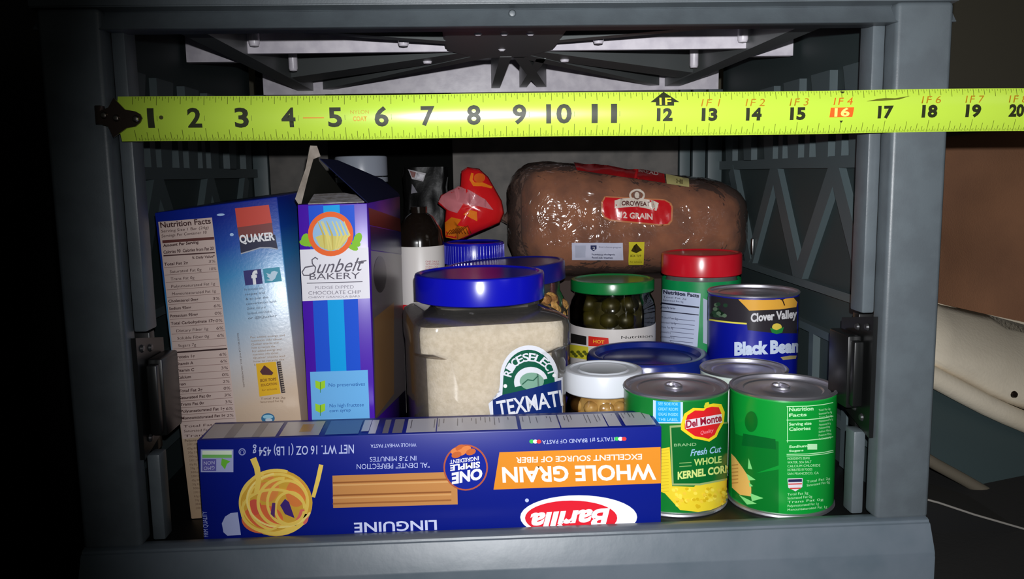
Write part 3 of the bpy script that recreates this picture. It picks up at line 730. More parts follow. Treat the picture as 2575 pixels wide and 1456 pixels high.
def rice_jar(cx, cy, a, rl, zt, lh, label, fill, fillz, name='rice_jar', cat='jar', rot=0.0):
    j = thing(name, label, cat, (cx, cy, ZF))
    zb = zt-lh-0.26         # shoulder
    inner = NB()
    ra = 0.6
    sh = NB()
    circ = [(cx+rl*0.93*cos(2*pi*k/36-0), cy+rl*0.93*sin(2*pi*k/36)) for k in range(36)]
    AA = [a]
    def morph(t, sc, rr=None):
        sq = sqring(cx, cy, AA[0], rr or ra)
        out = []
        for (x, y) in sq:
            ang = atan2(y-cy, x-cx); X = cx+rl*sc*cos(ang); Y = cy+rl*sc*sin(ang); out.append((x*(1-t)+X*t, y*(1-t)+Y*t))
        return out
    AA[0] = a-0.05
    loft(inner, [(morph(0, 1, 1.15), ZF+0.06), (morph(0, 1, 1.15), fillz-0.95), (morph(0, 1), fillz-0.8), (morph(0, 1), zb-0.38), (morph(0.1, .9), zb-0.2), (morph(0.35, .9), zb-0.1), (morph(0.75, .88), zb-0.04), (morph(1, .8), zb-0.02)])
    AA[0] = a
    lv = [(morph(0, 1, 1.15), ZF+0.01), (morph(0, 1, 1.15), fillz-0.95), (morph(0, 1), fillz-0.8), (morph(0, 1), zb-0.33), (morph(0.05, .93), zb-0.18), (morph(0.3, .93), zb-0.06), (morph(0.75, .93), zb+0.03), (morph(1, .93), zb+0.1), (morph(1, .96), zb+0.16), (morph(1, .96), zb+0.22), (morph(1, .92), zb+0.26), (morph(1, .92), zt-0.1)]
    loft(sh, lv)
    if rot:
        M = Matrix.Translation((cx, cy, 0)) @ Matrix.Rotation(rot, 4, 'Z') @ Matrix.Translation((-cx, -cy, 0))
        bmesh.ops.transform(inner, matrix=M, verts=inner.verts); bmesh.ops.transform(sh, matrix=M, verts=sh.verts)
    b_ = bvh(sh)
    obj('contents', inner, fill, j); obj('jar_body', sh, CLR, j)
    return j, b_
q = AD(1205, 695, 23.55)
RJX, RJY = q.x, q.y
zt = AD(1205, 683, 23.5).z
rj, rb = rice_jar(AD(1216, 900, 23.6).x, RJY+0.15, 2.1, 1.79, zt, 0.72, 'large square clear jar of white rice with a blue lid, front and centre', RICE, AY(1210, 783, 4.0).z, rot=radians(9))
lid(AD(1206, 700, 23.5).x, RJY, 1.79, zt-0.74, zt, BLID, rj)
p = Print(rb, (1220, 900), step=(7, 9)); p.lift = 0.006
GN, NVB, LB = (14, 84, 62), (14, 38, 104), (214, 216, 224)
dome = [(1250, 996), (1253, 985), (1257, 965)] + [(1330-73*cos(radians(t)), 950-82*sin(radians(t))) for t in range(8, 172, 8)] + [(1401, 948), (1404, 1010)]
p.poly(dome, LB)
p.poly([(1228, 1015), (1250, 996), (1250, 988), (1413, 948), (1413, 1046), (1233, 1046)], LB)
p.poly([(1262, 1002)] + [(1329-64*cos(radians(t)), 953-74*sin(radians(t))) for t in range(0, 176, 8)] + [(1394, 965)], GN)
p.ell(1334, 960, 42, 38, LB); p.poly([(1286, 975), (1380, 950), (1390, 975), (1290, 1000)], GN); p.ell(1336, 958, 30, 22, (120, 160, 140)); p.line([(1312, 966), (1326, 954), (1340, 956), (1352, 944)], 3, (40, 90, 70))
p.arctext('RICESELECT', 1331, 953, 46, 172, 12, 20, LB, 0.02); p.ell(1270, 970, 5, 5, WHT, 8); p.ell(1389, 943, 5, 5, WHT, 8)
p.poly([(1238, 1005), (1262, 992), (1340, 974), (1408, 955), (1410, 1046), (1240, 1046)], NVB)
p.text('TEXMATI', (1252, 1046), (1412, 1018), (1246, 1008), LB, 0.02)
p.build('label', rj, 0.35, 'green and navy label on the lower right of the jar')

q2 = AD(1272, 668, 27.8); zt2 = q2.z+0.1
WAL = mat('walnut', (206, 158, 84), 0.7, bump=(300, 1.0, 0.002), var=(90, (130, 84, 40)))
j2 = thing('nut_jar', 'clear jar of nuts with a wide blue lid behind the rice jar', 'jar', (q2.x, q2.y, ZF))
bm = NB(); lathe(bm, q2.x, q2.y, [(0, ZF), (1.9, ZF), (1.98, ZF+0.1), (1.98, zt2-1.5), (1.9, zt2-1.2), (1.75, zt2-0.9), (1.75, zt2-0.1), (0, zt2-0.1)], 56); obj('jar_body', bm, CLR, j2)
bm = NB(); random.seed(3)
for k in range(170):
    a = random.uniform(0, 2*pi); z = random.uniform(ZF+0.3, zt2-1.0); r = 1.72
    mm = Matrix.Translation((q2.x+r*cos(a), q2.y+r*sin(a), z)) @ Matrix.Rotation(random.uniform(0, 3), 4, 'X') @ Matrix.Diagonal((0.34, 0.24, 0.2, 1))
    bmesh.ops.create_icosphere(bm, subdivisions=2, radius=1, matrix=mm)
lathe(bm, q2.x, q2.y, [(0, ZF+0.1), (1.6, ZF+0.1), (1.6, zt2-1.1), (0, zt2-1.0)], 24)
o = obj('nuts', bm, WAL, j2, sharp=70); o['kind'] = 'stuff'
bm = NB(); lathe(bm, q2.x, q2.y, [(1.99, ZF+0.4), (2.0, ZF+0.4), (2.0, zt2-2.2), (1.99, zt2-2.2)], 56); obj('label', bm, mat('ink_blue_label', (40, 30, 150), 0.4), j2)
lid(q2.x, q2.y, 1.95, zt2-0.62, zt2, mat('navy_lid', (18, 24, 120), 0.3), j2, tilt=(radians(-3), 'Y'))

q3 = AD(1191, 607, 31.0)
j3 = thing('ridged_lid_jar', 'jar with a narrow ridged blue screw lid under the red bag', 'jar', (q3.x, q3.y, ZF))
bm = NB(); r3 = 1.4; lathe(bm, q3.x, q3.y, [(0, ZF), (r3, ZF), (r3, q3.z-1.4), (1.0, q3.z-0.8), (1.0, q3.z-0.1), (0, q3.z-0.1)], 40); obj('jar_body', bm, mat('cream_jar', (150, 140, 130), 0.3), j3)
lid(q3.x, q3.y, 1.1, q3.z-0.8, q3.z, mat('royal_blue_lid', (18, 20, 170), 0.2), j3, rib=60)

# ---- white labelled bottle between boxes and jars
y4 = 9.0; a = AY(1018, 622, y4); c = AY(1114, 622, y4); zl0 = AY(1060, 790, y4).z
x4a, x4b = a.x-0.35, c.x
wb = thing('white_label_bottle', 'dark bottle with a white label and red band, behind the open granola box', 'bottle', ((x4a+x4b)/2, y4+0.7, ZF))
r4 = (x4b-x4a)/2; cx4 = (x4a+x4b)/2
bm = NB(); ztop = AY(1050, 520, y4+0.8).z
lathe(bm, cx4, y4+r4, [(0, ZF), (r4, ZF), (r4, a.z+0.1), (r4*0.93, a.z+0.5), (r4*0.6, a.z+0.95), (r4*0.35, ztop-0.2), (r4*0.35, ztop), (0, ztop)], 40)
obj('bottle_body', bm, mat('dark_brown_glass', (22, 16, 12), 0.12), wb)
bm = NB(); lathe(bm, cx4, y4+r4, [(r4+0.01, ZF+0.6), (r4+0.02, ZF+0.62), (r4+0.02, a.z-0.02), (r4+0.01, a.z)], 40); b = bvh(bm)
lo = obj('label', bm, mat('white_label', (214, 208, 204), 0.4), wb)
p = Print(b, (1065, 700), step=10)
p.rows(1070, 660, 1106, 6.5, 7, 0.0, (170, 60, 80), 4.5, (0.85, 1.0), ['ONE DAILY', 'WITH FOOD', 'STORE COOL', 'KEEP DRY'])
p.poly([(1012, 766), (1050, 768), (1048, 788), (1012, 788)], (206, 30, 40))
p.poly([(1014, 790), (1112, 790), (1112, 800), (1014, 800)], (206, 30, 40))
p.build('label_print', lo)

# ---- white-capped bottle behind the granola box
q5 = AD(910, 396, 32.0); c5 = AD(908, 403, 32.0)
wc = thing('white_cap_bottle', 'dark bottle with a ribbed white screw cap behind the granola box', 'bottle', (c5.x, c5.y, ZF))
DG = mat('dark_bottle', (24, 26, 32), 0.14)
bm = NB(); zc = c5.z+0.15; r5 = 0.97
lathe(bm, c5.x, c5.y, [(0, ZF), (1.35, ZF), (1.4, ZF+0.2), (1.4, zc-2.6), (1.35, zc-1.9), (1.2, zc-1.3), (0.88, zc-0.9), (0.88, zc-0.1), (0, zc-0.1)], 44); b = bvh(bm); obj('bottle_body', bm, DG, wc)
cp = lid(c5.x, c5.y, r5, zc-0.75, zc, mat('white_cap', (150, 156, 168), 0.3), wc, name='cap')
bm = NB(); lathe(bm, c5.x, c5.y, [(r5-0.04, zc-0.98), (r5+0.005, zc-0.96), (r5+0.005, zc-0.79), (r5-0.04, zc-0.78)], 48); obj('tamper_ring', bm, mat('white_cap', (150, 156, 168)), wc)

# ---- black pouch at the back
bm = NB(); y6 = 14.0; cx6 = AY(1060, 500, y6).x; z6 = AY(1060, 420, y6).z
NX, NZ = 14, 22
def pouch(bm, cx, cy, w_, d_, z0, z1, wob=0.06, seed=1, top=0.12):
    rnd = random.Random(seed); rings = []
    for i in range(NZ+1):
        t = i/NZ; z = z0+(z1-z0)*t; dd = d_*(0.55+0.45*sin(pi*min(t*1.3+0.2, 1))) * (1-t**3)+top*t**3
        ww = w_*(1-0.12*t*t); rr = []
        for k in range(28):
            a_ = 2*pi*k/28; ca, sa = cos(a_), sin(a_)
            rr.append(bm.verts.new((cx+ww/2*(abs(ca)**0.7)*(1 if ca > 0 else -1)+rnd.uniform(-wob, wob), cy+dd/2*(abs(sa)**0.7)*(1 if sa > 0 else -1)+rnd.uniform(-wob, wob), z+rnd.uniform(-wob, wob)*0.6*(1 if 0 < i < NZ else 0))))
        rings.append(rr)
    for a_, b_ in zip(rings, rings[1:]):
        for k in range(28): bm.faces.new((a_[k], a_[(k+1) % 28], b_[(k+1) % 28], b_[k]))
    bm.faces.new(rings[0][::-1]); bm.faces.new(rings[-1]); bmesh.ops.recalc_face_normals(bm, faces=bm.faces)
pouch(bm, cx6+0.15, y6+0.5, 1.9, 1.4, ZF, z6, 0.05, 5); b = bvh(bm)
pc = thing('black_pouch', 'glossy black food pouch standing against the back, left of the red bag', 'pouch', (cx6, y6, ZF))
obj('pouch_body', bm, mat('black_foil', (7, 7, 7), 0.3, bump=(60, 0.2, 0.002), spec=0.06), pc, sharp=60)
p = Print(b, (1060, 480), step=(8, 8), base=4)
p.poly([(1026, 426), (1071, 436), (1064, 457), (1036, 450)], (150, 146, 150)); p.poly([(1031, 430), (1046, 434), (1042, 447), (1036, 446)], (110, 60, 56)); p.poly([(1048, 435), (1067, 440), (1062, 453), (1044, 448)], (190, 188, 194))
p.poly([(1036, 462), (1050, 484), (1034, 487)], (110, 108, 116))
p.build('label', pc)

# ---- red bag
y7 = 12.6
rbg = thing('red_bag', 'small crumpled red bag with orange swirls on the ridged blue lid', 'bag', (AY(1190, 600, y7).x, y7, q3.z))
out = [(1118, 598), (1117, 560), (1120, 528), (1100, 512), (1108, 490), (1140, 478), (1158, 466), (1160, 430), (1175, 420), (1205, 424), (1228, 445), (1245, 475), (1262, 505), (1268, 535), (1258, 560), (1225, 575), (1190, 590), (1165, 601), (1140, 603)]
bm = NB(); ctr = Vector((0, 0, 0)); P_ = []
for x_, y_ in out: P_.append(AY(x_, y_, y7))
mid = AY(1185, 520, y7)
rings = []
for t, dy in ((1.0, 0.0), (0.93, -0.16), (0.75, -0.34), (0.5, -0.46), (0.25, -0.5)):
    rings.append([bm.verts.new(mid+(q-mid)*t+Vector((0, dy+random.uniform(-0.07, 0.07)*(t < 1), 0))) for q in P_])
cf_ = bm.verts.new(mid+Vector((0, -0.52, 0)))
back = [[bm.verts.new(mid+(q-mid)*t+Vector((0, dy, 0))) for q in P_] for t, dy in ((0.93, 0.14), (0.7, 0.4), (0.3, 0.5))]; cb_ = bm.verts.new(mid+Vector((0, 0.5, 0)))
n = len(P_)
for A_, B_ in list(zip(rings, rings[1:])):
    for k in range(n): bm.faces.new((A_[k], B_[k], B_[(k+1) % n], A_[(k+1) % n]))
seq = [rings[0]]+back
for A_, B_ in zip(seq, seq[1:]):
    for k in range(n): bm.faces.new((A_[k], A_[(k+1) % n], B_[(k+1) % n], B_[k]))
for k in range(n): bm.faces.new((rings[-1][k], cf_, rings[-1][(k+1) % n])); bm.faces.new((back[-1][k], back[-1][(k+1) % n], cb_))
bmesh.ops.recalc_face_normals(bm, faces=bm.faces); bmesh.ops.triangulate(bm, faces=bm.faces[:])
b = bvh(bm); obj('bag_body', bm, mat('red_foil', (204, 26, 30), 0.22, bump=(50, 0.4, 0.002)), rbg, sharp=75)
p = Print(b, (1185, 520), step=(10, 10), base=2); OG = (226, 120, 30)
p.line([(1188, 436), (1184, 452), (1192, 464), (1212, 464), (1236, 472)], [6, 8, 10, 10, 5], OG); p.ell(1205, 448, 14, 12, (206, 90, 30))
p.poly([(1120, 560), (1136, 546), (1160, 552), (1150, 566), (1176, 572), (1178, 590), (1150, 602), (1122, 596)], (206, 110, 24))
for k in range(7): p.line([(1124+5*k, 590-k), (1134+7*k, 578-k*2), (1142+7*k, 586)], 2.5, (110, 50, 10))
p.poly([(1166, 540), (1182, 528), (1200, 532), (1200, 556), (1184, 548)], OG)
p.poly([(1104, 508), (1112, 494), (1150, 468), (1180, 478), (1220, 502), (1240, 528), (1205, 520), (1165, 512), (1150, 536), (1128, 528)], (190, 110, 116))
p.build('swirl_print', rbg, 0.25)

# ---- bread
cbx = thing('cardboard_box', 'plain dark brown cardboard box behind the jars holding up the bread', 'box', (5.8, 14, ZF))
zb_ = AY(1560, 700, 12.2).z
bm = NB(); box(bm, 2.6, 8.9, 12.1, 16.4, ZF, zb_-0.02, 0.03); obj('carton', bm, mat('dark_carton', (52, 36, 30), 0.8), cbx)
BX0, BX1 = AY(1312, 520, 14.0).x, AY(1858, 560, 14.0).x
bread = thing('bread_loaf', 'bagged loaf of brown multigrain bread with a red label', 'bread', ((BX0+BX1)/2, 14.1, zb_))
def loafmesh(bm, infl=0.0, wob=0.0, seed=2, x0=None, x1=None, noise=0.0, NXs=46, NK=44):
    rnd = random.Random(seed); x0 = BX0 if x0 is None else x0; x1 = BX1 if x1 is None else x1; rg = []
    for i in range(NXs+1):
        t = i/NXs; x = x0+(x1-x0)*t
        e = max(0.0, 1-abs(2*t-1)**7)**0.5
        e = max(e, 0.18)
        zt_ = zb_+4.55-1.15*t; hz = (zt_-zb_)/2; cz = zb_+hz
        rr = []
        for k in range(NK):
            a_ = 2*pi*k/NK; ca, sa = cos(a_), sin(a_)
            y = 14.1+(2.0+infl)*e*(abs(ca)**0.75)*(1 if ca > 0 else -1)
            z = cz+(hz+infl)*(0.35+0.65*e)*(abs(sa)**0.8)*(1 if sa > 0 else -1)
            w1 = wob*(sin(x*7+k*1.9)+sin(x*3.1-k*0.8)+rnd.uniform(-1, 1))
            z = max(z+w1*sa, zb_+0.005)
            rr.append(bm.verts.new((x+rnd.uniform(-1, 1)*wob*0.5, y+w1*ca, z)))
        rg.append(rr)
    for A_, B_ in zip(rg, rg[1:]):
        for k in range(NK): bm.faces.new((A_[k], A_[(k+1) % NK], B_[(k+1) % NK], B_[k]))
    bm.faces.new(rg[0][::-1]); bm.faces.new(rg[-1]); bmesh.ops.recalc_face_normals(bm, faces=bm.faces)
bm = NB(); loafmesh(bm, -0.12, 0.01); obj('loaf', bm, mat('bread_crust', (160, 110, 74), 0.85, bump=(160, 0.6, 0.001), var=(40, (120, 78, 52))), bread)
bm = NB(); loafmesh(bm, 0.04, 0.02, 9, BX0-0.55, BX1+0.25); b = bvh(bm)
obj('plastic_bag', bm, clear('bag_film', (244, 230, 222), 0.12, 0.04, bump=(46, 1.0, 0.007), film=((200, 168, 156), 0.10), ior=1.22), bread, sharp=180)
p = Print(b, (1580, 560), step=(8, 8), base=3); p.lift = 0.02; RB = (196, 26, 34)
p.poly([(1520, 494), (1672, 502), (1688, 512), (1692, 524), (1690, 556), (1682, 566), (1664, 568), (1535, 556), (1518, 548), (1512, 534), (1512, 508)], (190, 120, 80))
p.poly([(1522, 497), (1670, 505), (1684, 513), (1688, 525), (1686, 554), (1678, 563), (1662, 564), (1537, 552), (1521, 545), (1516, 533), (1516, 509)], RB)
TN = (214, 200, 186)
p.poly([(1545, 505), (1560, 500), (1600, 498), (1640, 504), (1656, 512), (1650, 530), (1600, 520), (1545, 524)], TN); p.ring(1601, 492, 20, 15, 5, TN); p.ell(1601, 492, 10, 11, (120, 90, 80)); p.ell(1601, 492, 6, 8, TN)
p.text('OROWEAT', (1562, 517), (1634, 519), 11, (90, 50, 46), 0.03); p.text('12 GRAIN', (1560, 547), (1640, 552), 14, (226, 200, 190), 0.03)
p.poly([(1438, 610), (1566, 610), (1567, 653), (1438, 652)], (196, 196, 216))
for dx in (1445, 1445): p.rect(1446, 616, 1472, 646, (178, 180, 200))
p.poly([(1485, 616), (1500, 616), (1500, 625), (1492, 631), (1485, 625)], (50, 54, 90)); p.text('2', (1490, 627), (1496, 627), 7, WHT)
p.text('Smart choices program', (1505, 622), (1562, 623), 4, (70, 74, 100)); p.text('Nutritious wholegrain', (1488, 640), (1546, 641), 4, (50, 50, 80), 0.03); p.text('food information', (1488, 648), (1540, 649), 4, (50, 50, 80), 0.03)
p.poly([(1581, 608), (1620, 608), (1618, 664), (1580, 664)], (206, 192, 50)); p.poly([(1586, 630), (1594, 616), (1600, 612), (1606, 624), (1614, 628), (1600, 635)], (60, 50, 20)); p.text('BOX TOP', (1585, 645), (1612, 645), 6, (70, 60, 20), 0.02); p.text('for schools', (1584, 658), (1614, 658), 4, (70, 60, 20))
p.poly([(1440, 402), (1600, 425), (1670, 440), (1672, 462), (1600, 452), (1450, 430)], (150, 22, 26)); p.poly([(1674, 440), (1732, 452), (1732, 472), (1676, 464)], (176, 166, 110)); p.text('BREAD', (1605, 435), (1655, 444), 9, (206, 180, 176), 0.02); p.text('HI', (1700, 462), (1716, 465), 10, (90, 80, 50), 0.03)
p.build('bag_print', bread, 0.25, 'red and gold printed label')
bm = NB(); q = AY(1286, 545, 14.0)
tube(bm, [Vector((BX0-0.3, 14.1, q.z)), Vector((BX0-0.7, 14.0, q.z-0.05)), Vector((BX0-1.0, 13.9, q.z+0.25))], [0.5, 0.12, 0.3], 14); obj('bag_twist', bm, clear('bag_film', ()), bread)

# ---- small helper for cans
def can(name, label, cat, cx, cy, r, z0, z1, body, group=None, pull=True, seam=True):
    t = thing(name, label, cat, (cx, cy, z0), group)
    bm = NB(); h = 0.1
    lathe(bm, cx, cy, [(r-0.05, z0+h), (r-0.02, z0+h+0.03), (r-0.02, z1-h-0.03), (r-0.05, z1-h)], 72); obj('label', bm, body, t)
    bm = NB(); lathe(bm, cx, cy, [(r-0.02, z0+h+0.02), (r-0.02, z1-h-0.02)], 72); b_ = bvh(bm); bm.free()
    bm = NB()
    lathe(bm, cx, cy, [(r-0.06, z1-h-0.03), (r-0.04, z1-h), (r+0.0, z1-h+0.03), (r+0.01, z1-0.03), (r-0.02, z1), (r-0.06, z1), (r-0.09, z1-0.03), (r-0.1, z1-0.12), (r-0.16, z1-0.13), (r-0.2, z1-0.09), (r-0.34, z1-0.09), (r-0.38, z1-0.12), (r*0.45, z1-0.12), (r*0.42, z1-0.10), (r*0.2, z1-0.1), (0, z1-0.11)], 72)
    obj('rim', bm, STEEL, t)
    bm = NB(); lathe(bm, cx, cy, [(0, z0+0.05), (r-0.12, z0+0.05), (r-0.08, z0), (r-0.02, z0), (r+0.01, z0+0.03), (r, z0+h-0.02), (r-0.05, z0+h+0.02)], 72); obj('bottom_rim', bm, STEEL, t)
    if pull:
        bm = NB(); ox, oy = cx-0.05, cy+0.15
        v = []
        for k in range(29):
            a_ = 2*pi*k/28; v.append(Vector((ox+0.2*cos(a_), oy-0.12+0.3*sin(a_), z1-0.055)))
        tube(bm, v, 0.04, 8); lathe(bm, ox, oy+0.16, [(0, z1-0.03), (0.1, z1-0.035), (0.12, z1-0.09)], 16)
        obj('pull_tab', bm, STEEL, t)
    return t, b_
# corn can
def at_can(px, py, D): q = AD(px, py, D); return q
GCAN = mat('green_label', (14, 118, 44), 0.3, spec=0.5)
c1 = at_can(1699, 965, 22.2); k1 = can('corn_can', 'green corn can with a red fruit-shaped emblem beside the pasta box', 'can', c1.x, c1.y, 1.35, ZF, c1.z, GCAN, pull=True)
p = Print(k1[1], (1708, 1120), step=7); DGN = (10, 92, 34)
YK = (232, 206, 50)
p.poly([(1661, 1128), (1684, 1124), (1690, 1222), (1745, 1224), (1760, 1206), (1800, 1200), (1832, 1160), (1833, 1260), (1800, 1280), (1755, 1287), (1710, 1282), (1692, 1262), (1672, 1240), (1661, 1236)], YK)
random.seed(11)
for k in range(70):
    xx = random.uniform(1692, 1828); yy = random.uniform(1228, 1276); p.ell(xx, yy, 5, 4, random.choice(((244, 222, 80), (214, 180, 30), (236, 200, 60))), 8, random.random())
for k in range(14): p.line([(1662, 1132+8*k), (1682, 1130+8*k)], 1.5, (206, 176, 40))
p.poly([(1684, 1070), (1836, 1060), (1836, 1205), (1760, 1220), (1690, 1220)], (150, 170, 110)); p.poly([(1688, 1075), (1838, 1064), (1838, 1200), (1758, 1215), (1694, 1215)], (10, 100, 40))
p.rect(1643, 1001, 1717, 1064, (190, 214, 236)); p.rect(1650, 1004, 1711, 1061, (30, 160, 220))
for k in range(4): p.text(('SEE SIDE FOR', 'GREAT RECIPE', 'IDEAS INSIDE', 'THE LABEL')[k], (1656, 1018+13*k), (1705, 1019+13*k), 7, (150, 214, 240), 0.01)
ht = [(1712, 1066), (1720, 1040), (1742, 1025), (1768, 1026), (1776, 1018), (1792, 1014), (1812, 1016), (1820, 1036), (1818, 1062), (1806, 1084), (1800, 1098), (1782, 1110), (1766, 1106), (1742, 1102), (1728, 1092), (1712, 1080)]
p.poly(ht, (236, 206, 40)); p.poly([(1770+(x-1770)*0.84, 1064+(y-1064)*0.84) for x, y in ht], (214, 34, 40))
p.poly([(1768, 1022), (1772, 1012), (1780, 1010), (1782, 1018), (1776, 1024)], (206, 206, 50))
p.poly([(1722, 1056), (1812, 1040), (1813, 1062), (1724, 1078)], (222, 210, 216)); p.text('Del Monte', (1725, 1075), (1812, 1058), (1724, 1057), (150, 24, 50), 0.03); p.text('Quality', (1760, 1092), (1792, 1085), 9, (240, 150, 160), 0.0, 0.2)
p.text('BRAND', (1695, 1122), (1750, 1120), 7, (150, 190, 140)); p.text('Fresh Cut', (1735, 1146), (1812, 1136), 16, (150, 190, 224), 0.02, 0.3)
p.text('WHOLE', (1744, 1170), (1812, 1162), 16, (190, 214, 120), 0.03); p.text('KERNEL CORN', (1704, 1204), (1834, 1186), 18, (206, 222, 130), 0.04); p.line([(1708, 1164), (1738, 1162)], 2, (130, 170, 100)); p.line([(1708, 1172), (1738, 1170)], 2, (130, 170, 100))
p.build('label_print', k1[0], 0.3)
# right hand green can
c2 = at_can(1969, 967, 22.0); k2 = can('vegetable_can', 'bright green vegetable can nearest the right hinge, ingredients side showing', 'can', c2.x, c2.y, 1.345, ZF, c2.z, mat('bright_green_label', (10, 146, 50), 0.3), pull=True)
p = Print(k2[1], (1965, 1140), step=7)
p.poly([(1842, 1010), (1850, 1090), (1862, 1095), (1958, 1110), (1958, 1170), (1900, 1190), (1958, 1180), (1958, 1290), (1890, 1280), (1842, 1250)], (8, 112, 38))
p.ell(1890, 1060, 16, 26, (8, 104, 34)); p.poly([(1870, 1090), (1950, 1104), (1952, 1130), (1866, 1120)], (6, 96, 36))
p.poly([(1840, 1140), (1850, 1150), (1870, 1178), (1884, 1200), (1890, 1226), (1890, 1248), (1862, 1244), (1842, 1226)], (226, 180, 96))
for k in range(6): p.line([(1842, 1170+9*k), (1858, 1168+9*k)], 3, (190, 140, 70))
for tri in (((1878, 1190), (1901, 1206), (1884, 1208)), ((1884, 1152), (1893, 1180), (1882, 1178)), ((1888, 1240), (1920, 1252), (1892, 1260)), ((1860, 1244), (1904, 1266), (1880, 1268)), ((1884, 1212), (1895, 1222), (1886, 1224))): p.poly(list(tri), (130, 216, 130))
PG = (180, 230, 180)
def cs(x, y): return (x, y)
for (xa, xb, yy, h, s_) in ((1984, 2045, 1034, 9, 'Nutrition'), (1984, 2028, 1048, 8, 'Facts'), (1984, 2040, 1070, 7, 'Serving size'), (1984, 2038, 1083, 8, 'Calories'), (1984, 2030, 1126, 6, 'Sodium'), (1984, 2020, 1136, 5, 'Sugars')):
    p.text(s_, (xa, yy), (xb, yy-1-0.03*(xb-xa)), h, PG, 0.03)
for yy in (1022, 1056, 1108, 1142, 1146): p.line([(1978, yy), (2030, yy-1), (2070, yy-5), (2094, yy-10)], 2, PG)
p.line([(1980, 1022), (1980, 1112)], 1.5, PG); p.rect(2030, 1116, 2054, 1130, PG)
p.rows(2058, 1034, 2092, 9, 9, -0.15, PG, 5, (0.8, 1.0)); p.rows(1980, 1156, 2068, 9.5, 5, -0.03, PG, 6, (0.6, 1.0), ['INGREDIENTS: BEANS', 'WATER, SEA SALT', 'CALCIUM CHLORIDE', 'DISTRIBUTED BY FOODS', 'SAN FRANCISCO, CA'])
p.rows(2028, 1214, 2088, 9, 2, -0.15, PG, 6, (0.9, 1.0)); p.rows(1980, 1246, 2080, 9.5, 5, -0.08, PG, 6, (0.5, 1.0))
p.poly([(1980, 1203), (2018, 1202), (2017, 1224), (2000, 1235), (1982, 1226)], (214, 210, 216)); p.poly([(1982, 1205), (2016, 1204), (2016, 1211), (1982, 1212)], (40, 44, 80)); p.line([(1982, 1217), (2016, 1216)], 3, (200, 50, 40)); p.line([(1986, 1228), (2013, 1227)], 3, (200, 50, 40))
p.build('label_print', k2[0], 0.3)
# low silver can
c3 = at_can(1870, 922, 24.75); k3 = can('plain_can', 'low can behind the two green cans, only its silver top showing', 'can', c3.x, c3.y, 1.25, ZF, c3.z, mat('pale_can_label', (196, 210, 200), 0.4), pull=False)
# black beans
c4 = at_can(1894, 728, 27.5); k4 = can('bean_can', 'tall dark blue black-bean can beside the ribbed right wall', 'can', c4.x, c4.y, 1.44, ZF, c4.z, mat('blue_bean_label', (10, 22, 150), 0.3), pull=False)
p = Print(k4[1], (1895, 840), step=7)
p.poly([(1776, 745), (2012, 745), (2012, 838), (1950, 838), (1880, 830), (1878, 812), (1776, 804)], (46, 42, 48))
for k in range(16): xx = random.uniform(1788, 1828); p.ell(xx, random.uniform(764, 794), 6, 5, random.choice(((40, 70, 50), (96, 120, 96), (24, 44, 30))), 8)
p.line([(1784, 804), (1830, 810), (1878, 814)], 4, (236, 226, 90))
p.poly([(1857, 753), (1875, 750), (1960, 748), (1966, 756), (1972, 748), (1994, 748), (2004, 760), (2001, 772), (1960, 778), (1884, 781), (1872, 768)], (232, 172, 66)); p.line([(1966, 752), (1972, 768)], 3, (60, 40, 30))
p.text('Clover Valley', (1888, 809), (2003, 798), 20, (214, 212, 216), 0.04)
p.ell(1953, 822, 12, 9, (226, 200, 80)); p.poly([(1936, 824), (1952, 830), (1970, 822), (1966, 836), (1952, 840), (1940, 836)], (40, 130, 60))
p.text('Black Bean', (1847, 892), (2009, 884), 30, (206, 220, 244), 0.06); p.poly([(1962, 898), (1985, 894), (2002, 894), (2000, 902), (1968, 905)], (176, 160, 110))
p.build('label_print', k4[0], 0.3)

# ---- jar with white lid (mushrooms)
c = at_can(1517, 925, 24.0)
mj = thing('mushroom_jar', 'small glass jar of mushrooms with a white lid behind the pasta box', 'jar', (c.x, c.y, ZF))
r = 1.03
bm = NB(); lathe(bm, c.x, c.y, [(0, ZF), (r-0.05, ZF), (r, ZF+0.1), (r, c.z-0.95), (r-0.06, c.z-0.82), (r-0.1, c.z-0.7), (r-0.1, c.z-0.1), (0, c.z-0.1)], 48); obj('jar_body', bm, clear('jar_glass', (240, 236, 220), 0.05, 0.03), mj)
bm = NB(); random.seed(5)
lathe(bm, c.x, c.y, [(0, ZF+0.1), (r-0.25, ZF+0.1), (r-0.25, c.z-0.6), (0, c.z-0.55)], 30)
for zz in [ZF+0.35+0.36*i for i in range(7)]:
    if zz > c.z-0.85: break
    for k in range(11):
        a_ = 2*pi*(k+random.uniform(-.2, .2))/11; mm = Matrix.Translation((c.x+(r-0.26)*cos(a_), c.y+(r-0.26)*sin(a_), zz+random.uniform(-.03, .03))) @ Matrix.Diagonal((0.22, 0.2, 0.2, 1))
        bmesh.ops.create_icosphere(bm, subdivisions=2, radius=1, matrix=mm)
o = obj('mushrooms', bm, mat('mushroom', (206, 170, 112), 0.4, var=(120, (176, 136, 84))), mj, sharp=80); o['kind'] = 'stuff'
lid(c.x, c.y, 1.1, c.z-0.62, c.z, mat('white_lid', (218, 222, 230), 0.3), mj)
bm = NB(); lathe(bm, c.x, c.y, [(0, c.z-0.03), (0.62, c.z-0.03), (0.68, c.z-0.01), (0.74, c.z-0.045)], 48); obj('lid_ring', bm, mat('white_lid', ()), mj)

